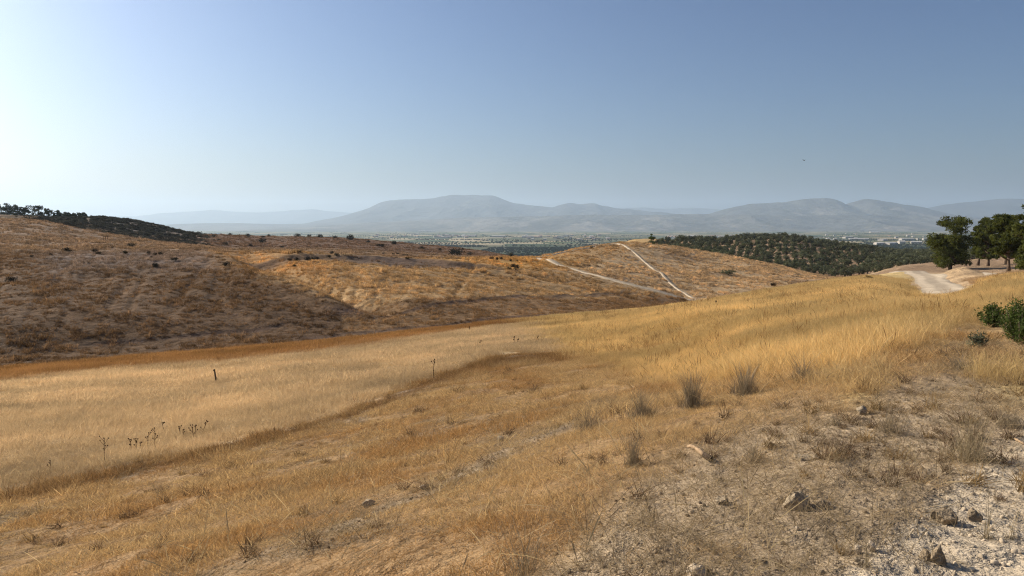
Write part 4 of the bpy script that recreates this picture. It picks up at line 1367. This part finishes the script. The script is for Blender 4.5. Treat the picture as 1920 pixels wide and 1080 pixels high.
def green_shrub(px, py, w, h, label, seed, n, size, mat, spiky=False):
    p = ground_hit(px, py, 4)
    k = p.y / FPX; W, H = w * k, h * k
    root = obj("green_shrub", None, loc=(p.x, p.y, p.z - .02)); tag(root, label, "shrub")
    g = np.random.default_rng(seed)
    paths = []; parts = []
    for i in range(34):
        a = g.uniform(0, 6.28); q = g.uniform(.1, .95); top = np.array([W * .5 * q * math.cos(a), W * .5 * q * math.sin(a), H * (1 - .45 * q * q) * g.uniform(.75, 1.05)])
        m_ = top * np.array([.55, .55, .45])
        paths.append([(0, 0, 0, .012 * H / .5), (*m_, .007 * H / .5), (*top, .002)])
        t = g.uniform(.3, 1.0, n // 34)[:, None]
        P = np.where(t < .5, m_ * t * 2, m_ + (top - m_) * (t - .5) * 2) + g.normal(0, W * .055, (n // 34, 3))
        P[:, 2] = np.maximum(P[:, 2], .02)
        d = top / np.linalg.norm(top)
        parts.append(leaves(P, np.repeat(d[None], len(P), 0), size, g, 3.2 if spiky else 2.0, (.55, 1.4), .9, sh=g.uniform(.7, 1.3)))
    obj("branches", shape_mesh("branches", tubes(paths, 5), M_TWIG), parent=root)
    obj("foliage", shape_mesh("foliage", merge(parts), mat), parent=root)
    return root


green_shrub(1862, 613, 58, 46, "dense round dark green shrub at the golden meadow's edge", 2101, 2600, .035, M_GREEN)
green_shrub(1912, 645, 100, 82, "spreading olive-green feathery shrub, the largest of the green ones", 2102, 4200, .035, M_GREEN, True)
green_shrub(1832, 656, 46, 38, "small spiky dark shrub alone on pale soil", 2103, 700, .03, M_OLIVE, True)

# ------------------------------------------------------------------ thistles, stakes
M_THISTLE = leaf_mat("dry_thistle", (.10, .062, .032), transl=.1, tmul=(1, 1, .9))


def thistle(px, base, top, label, seed, lean=0.0, heads=5, group=None, bx=None):
    p = ground_hit(bx or px, base, 6)
    k = p.y / FPX
    H = (base - top) * k + .02; lx = lean * k
    g = np.random.default_rng(seed)
    root = obj("thistle", None, loc=(p.x, p.y, p.z - .05)); tag(root, label, "thistle", group)
    r = .5 * k
    paths = [[(lx * t ** 1.3 + .01 * math.sin(6 * t + seed), 0, H * t, r * (1.2 - .5 * t)) for t in np.linspace(0, 1, 6)]]
    tips = [(lx, 0, H)]
    for i in range(heads - 1):
        t = g.uniform(.45, .92); a = g.uniform(0, 6.28); L = H * g.uniform(.12, .28)
        b = np.array([lx * t ** 1.3, 0, H * t]); e = b + np.array([L * .6 * math.cos(a), L * .6 * math.sin(a), L * .75])
        paths.append([(*b, r * .7), (*((b + e) / 2 + np.array([0, 0, -.1 * L])), r * .6), (*e, r * .5)]); tips.append(tuple(e))
    obj("stalk", shape_mesh("stalk", tubes(paths, 5), M_THISTLE), parent=root)
    for tpt in tips:
        hd = rock_mesh("flower_head", seed, 1, 1.3 * k, 1.3 * k, 1.5 * k, .3, 1); hd.materials.append(M_THISTLE)
        obj("flower_head", hd, parent=root, loc=tpt)
    return root


thistle(197, 872, 817, "tall many-headed thistle standing alone at the pale meadow's edge", 2201, heads=8)
thistle(95, 888, 860, "short faint thistle nearest the trampled slope's edge", 2202, heads=3)
for i, (px, b, t, ln, hd) in enumerate([(246, 846, 821, -1, 6), (255, 846, 819, 1, 6), (262, 842, 826, 3, 4), (277, 840, 808, 3, 6), (292, 848, 798, -1, 7), (339, 822, 797, -3, 5), (343, 824, 803, 1, 4), (362, 830, 793, 0, 6), (367, 822, 794, 1, 4)]):
    thistle(px, b, t, "dry thistle in the loose cluster on the pale meadow", 2210 + i, ln, hd, "cluster of dry thistles")
thistle(376, 816, 787, "thistle leaning sharply to one side", 2230, 15, 6)
thistle(309, 812, 790, "faint thin thistle behind the loose cluster", 2231, -4, 3)
thistle(813, 714, 674, "sparse forked thistle on the break of the slope", 2232, 1, 5)
for i, (px, b, t) in enumerate([(901, 648, 638), (964, 644, 631), (971, 646, 635), (1009, 641, 629), (880, 622, 612)]):
    thistle(px, b, t, "tiny far thistle on the lower pale meadow", 2240 + i, 0, 3, "far thistles on the lower meadow")

M_WOOD = surface_mat("weathered_wood", (.11, .075, .045), scales=((9., .6, 1.3),), bumps=((30., .01, .6),))
p = ground_hit(404, 720, 10); k = p.y / FPX
st = obj("wooden_stake", None, loc=(p.x, p.y, p.z - .1)); tag(st, "thin dark wooden stake leaning slightly in the pale meadow", "stake")
V, F, S = tubes([[(.06, 0, 0, 1.6 * k), (.02, 0, .35, 1.6 * k), (-.02, 0, 26 * k + .08, 1.5 * k)]], 7)
obj("shaft", shape_mesh("shaft", (V, F, S), M_WOOD), parent=st)
V, F, S = tubes([[(-.03, 0, 25 * k + .1, 1.5 * k), (-.035, 0, 27 * k + .1, 2.3 * k), (-.03, 0, 28.5 * k + .1, 1.0 * k)]], 7)
obj("knob", shape_mesh("knob", (V, F, S), M_WOOD), parent=st)
p = ground_hit(1342, 577, 10); k = p.y / FPX
st = obj("marker_post", None, loc=(p.x, p.y, p.z - .1)); tag(st, "small dark marker plate on a thin post at the meadow crest", "marker")
V, F, S = tubes([[(0, 0, 0, .55 * k), (0, 0, .3, .5 * k), (0, 0, 12 * k + .1, .5 * k)]], 6)
obj("post", shape_mesh("post", (V, F, S), M_WOOD), parent=st)
a_, b_, c_ = 1.6 * k, .012, 1.8 * k
pv_ = np.array([(x, y, z) for x in (-a_, a_) for y in (-b_ - .6 * k, b_ - .6 * k) for z in (10.2 * k + .1, 10.2 * k + 2 * c_ + .1)])
pf_ = np.array([(0, 1, 3, 2), (4, 6, 7, 5), (0, 4, 5, 1), (2, 3, 7, 6), (0, 2, 6, 4), (1, 5, 7, 3)])
obj("plate", np_mesh("plate", pv_, pf_), M_WOOD, st)
# frame of a small gate on the plateau
p = ground_hit(198, 450, 100); k = p.y / FPX
st = obj("wooden_gate", None, loc=(p.x, p.y, p.z - .1)); tag(st, "tiny wooden gate frame standing alone on the brown plateau", "gate")
for xo in (-4.2, 0, 4.2):
    V, F, S = tubes([[(xo * k, 0, 0, .35 * k), (xo * k, 0, 3, .35 * k * 0 + .06)] if False else [(xo * k, 0, 0, .06), (xo * k, 0, .8, .06), (xo * k, 0, 1.15, .055)]], 6)
    obj("post", shape_mesh("post", (V, F, S), M_WOOD), parent=st)
V, F, S = tubes([[(-4.2 * k, .07, .95, .045), (0, .07, .97, .045), (4.2 * k, .07, .95, .045)]], 6)
obj("rail", shape_mesh("rail", (V, F, S), M_WOOD), parent=st)

# ------------------------------------------------------------------ stones and dead wood
M_STONE = surface_mat("pale_stone", (.37, .30, .21), scales=((14., .7, 1.25), (60., .8, 1.2)), bumps=((22., .014, .8), (110., .004, .6)))
M_STONE_D = surface_mat("brown_stone", (.27, .21, .14), scales=((14., .7, 1.25), (60., .8, 1.2)), bumps=((30., .01, .8), (110., .004, .6)))
M_STONE_W = surface_mat("chalk_stone", (.47, .385, .285), scales=((14., .8, 1.2), (60., .85, 1.15)), bumps=((30., .008, .8),))


def stone(px, py, w, h, label, seed, mat, rz=0.0, depth=.8, cuts=6, tilt=0.0, sub=4):
    """px, py: middle of the foot of the stone"""
    p = ground_hit(px, py, 2.2)
    k = p.length / FPX
    sx, sz = w * k / 2 * 1.12, h * k / 2 * 1.25
    me = rock_mesh("stone", seed, sub, sx, sx * depth, sz, .28, cuts)
    P = np.empty(len(me.vertices) * 3, dtype=np.float32); me.vertices.foreach_get("co", P); P = P.reshape(-1, 3)
    P += (fbm(P[:, 0] / sx * 4 + seed, P[:, 1] / sx * 4 + P[:, 2] / sz * 3, seed + 1, 3) - .5)[:, None] * .30 * sx
    me.vertices.foreach_set("co", np.ascontiguousarray(P).ravel()); me.update()
    o = obj("stone", me, mat, loc=(p.x, p.y + sx * depth * .6, gz1(p.x, p.y + sx * depth * .6) + sz * .45))
    o.rotation_euler = (tilt, tilt * .6, rz)
    return tag(o, label, "stone")


stone(1500, 958, 47, 40, "largest pitted pale stone on the bare soil, casting a dark shadow", 3023, M_STONE, .5, .9, 7)
stone(1776, 986, 35, 30, "smooth brown-grey boulder on the chalk beside a smaller one", 3002, M_STONE_D, -.4)
stone(1832, 978, 25, 21, "small dark round stone on the chalk by the slender weed", 3003, M_STONE_D, .8)
stone(1766, 1062, 28, 36, "wedge-shaped stone with a sharp shaded side", 3004, M_STONE_D, .2, .7, 9)
stone(1738, 1050, 24, 16, "flat brown stone leaning on the wedge-shaped one", 3005, M_STONE_D, 1.0)
stone(1619, 777, 21, 15, "small pale-topped stone on the bare soil above the ragged bush", 3006, M_STONE, .5)
stone(1303, 1084, 46, 22, "pale flat stone half sunk in the soil", 3007, M_STONE_W, .1, .8)
stone(1612, 1040, 14, 24, "upright whitish stone left of the yellow weed", 3008, M_STONE_W, .3)
stone(1634, 1034, 18, 18, "whitish broken stone right of the yellow weed", 3009, M_STONE_W, 1.2)
stone(1354, 945, 26, 13, "low crumbly stone in the dry grass left of the largest stone", 3010, M_STONE, .4)
stone(1546, 954, 26, 16, "dark brown clod right of the largest stone", 3011, M_STONE_D, .9)
stone(1495, 994, 9, 6, "tiny white pebble on the soil", 3012, M_STONE_W, .9, sub=3)
stone(1447, 838, 16, 12, "small dark clod between dry bush and bare soil", 3013, M_STONE_D, .2, sub=3)
stone(1512, 862, 44, 8, "flat pale rock outcrop level with the soil", 3014, M_STONE, .1, .9)
stone(797, 918, 22, 12, "pale stone in the bare streak of the trampled slope", 3015, M_STONE, .4, sub=3)
stone(690, 950, 26, 13, "pale round stone at the lower end of the bare streak", 3016, M_STONE, .7, sub=3)
stone(940, 828, 18, 12, "grey stone at the upper end of the bare streak", 3017, M_STONE, .2, sub=3)

M_DEAD = surface_mat("bleached_wood", (.40, .285, .18), scales=((18., .7, 1.2),), bumps=((50., .006, .8),))
M_DEAD_D = surface_mat("dark_broken_wood", (.07, .05, .035), scales=((25., .6, 1.4),), bumps=((60., .008, .8),))
p0 = ground_hit(1318, 858, 2.5); k = p0.length / FPX
br = obj("dead_branch", None, loc=(p0.x, p0.y, p0.z)); tag(br, "short bent bleached branch with a dark broken end", "branch")
pts_ = []
for (px, py, r, up) in [(1290, 843, 3.0, 3), (1296, 843, 4.0, 4), (1305, 848, 4.6, 5), (1313, 855, 4.8, 5), (1321, 862, 5.4, 5), (1330, 868, 6.6, 6)]:
    q = ground_hit(px, py, 2.5)
    pts_.append((q.x - p0.x, q.y - p0.y, q.z - p0.z + (up + 3) * k, r * .95 * k))
V, F, S = tubes([pts_[:5]], 9); V += (fbm(V[:, 0] * 60, V[:, 1] * 60 + V[:, 2] * 70, 6, 3) - .5)[:, None] * 2.0 * k
obj("bark", shape_mesh("bark", (V, F, S), M_DEAD), parent=br)
V, F, S = tubes([[pts_[4], pts_[5], (pts_[5][0] + 5 * k, pts_[5][1] - 5 * k, pts_[5][2] + 1 * k, 4.5 * k)]], 9); V += (fbm(V[:, 0] * 80, V[:, 1] * 80 + V[:, 2] * 90, 7, 3) - .5)[:, None] * 4.0 * k
obj("broken_end", shape_mesh("broken_end", (V, F, S), M_DEAD_D), parent=br)


def stick(pix, r, label, mat):
    P = [ground_hit(px, py, 2.5) for px, py in pix]; k = P[0].length / FPX
    root = P[0]
    V, F, S = tubes([[(q.x - root.x, q.y - root.y, q.z - root.z + (r + 1.0) * k, r * k * (1 - .12 * i)) for i, q in enumerate(P)]], 7)
    V += (fbm(V[:, 0] * 90, V[:, 1] * 90, 9, 3) - .5)[:, None] * .8 * k
    return tag(obj("stick", shape_mesh("stick", (V, F, S), mat), loc=root), label, "stick")


stick([(1080, 890), (1088, 892), (1096, 888)], 1.8, "tiny bleached stick lying in the trampled grass", M_DEAD)
stick([(1903, 826), (1912, 832), (1924, 838)], 2.2, "pale stick lying on the chalk bank under the dark bush", M_DEAD)

# ------------------------------------------------------------------ bird
M_BIRD = surface_mat("dark_feathers", (.05, .05, .055), bumps=(), scales=((20., .8, 1.2),))
u, s = pix_ray(1508, 301); y = 95.0
bd = obj("bird", None, loc=(float(u) * y, y, CAM_Z + float(s) * y)); tag(bd, "tiny dark bird flying in the clear sky", "bird")
V, F, S = tubes([[(0, -.13, 0, .008), (0, -.09, .005, .03), (0, -.02, 0, .042), (0, .08, 0, .03), (0, .19, .0, .035), (0, .20, 0, .004)]], 8)
obj("body", shape_mesh("body", (V, F, S), M_BIRD), parent=bd)
for sgn in (-1, 1):
    wv = np.array([(0, -.05, .02), (0, .05, .02), (sgn * .12, .04, .10), (sgn * .12, -.06, .10), (sgn * .24, .07, .13), (sgn * .22, -.0, .13)])
    wv = np.concatenate([wv, wv + np.array([0, 0, .008])])
    wf = np.array([(0, 1, 2, 3), (3, 2, 4, 5), (6, 9, 8, 7), (9, 11, 10, 8), (0, 3, 9, 6), (3, 5, 11, 9), (1, 7, 8, 2), (2, 8, 10, 4), (5, 4, 10, 11), (0, 6, 7, 1)])
    obj("wing", np_mesh("wing", wv, wf), M_BIRD, bd)

# ------------------------------------------------------------------ haze
hv = np.array([(x, y, z) for x in (-42000, 42000) for y in (-1500, 31000) for z in (-140, 1050)], float)
hf = np.array([(0, 1, 3, 2), (4, 6, 7, 5), (0, 4, 5, 1), (2, 3, 7, 6), (0, 2, 6, 4), (1, 5, 7, 3)])
hme = np_mesh("haze", hv, hf)
m, nt, out = new_mat("haze_air")
pv = N(nt, "ShaderNodeVolumePrincipled")
pv.inputs["Color"].default_value = (.62, .80, 1.0, 1)
pv.inputs["Density"].default_value = 5.8e-5
pv.inputs["Anisotropy"].default_value = 0.35
nt.links.new(pv.outputs[0], out.inputs["Volume"])
tag(obj("haze", hme, m), "thin pale haze filling the air over the valley", "haze", kind="stuff")
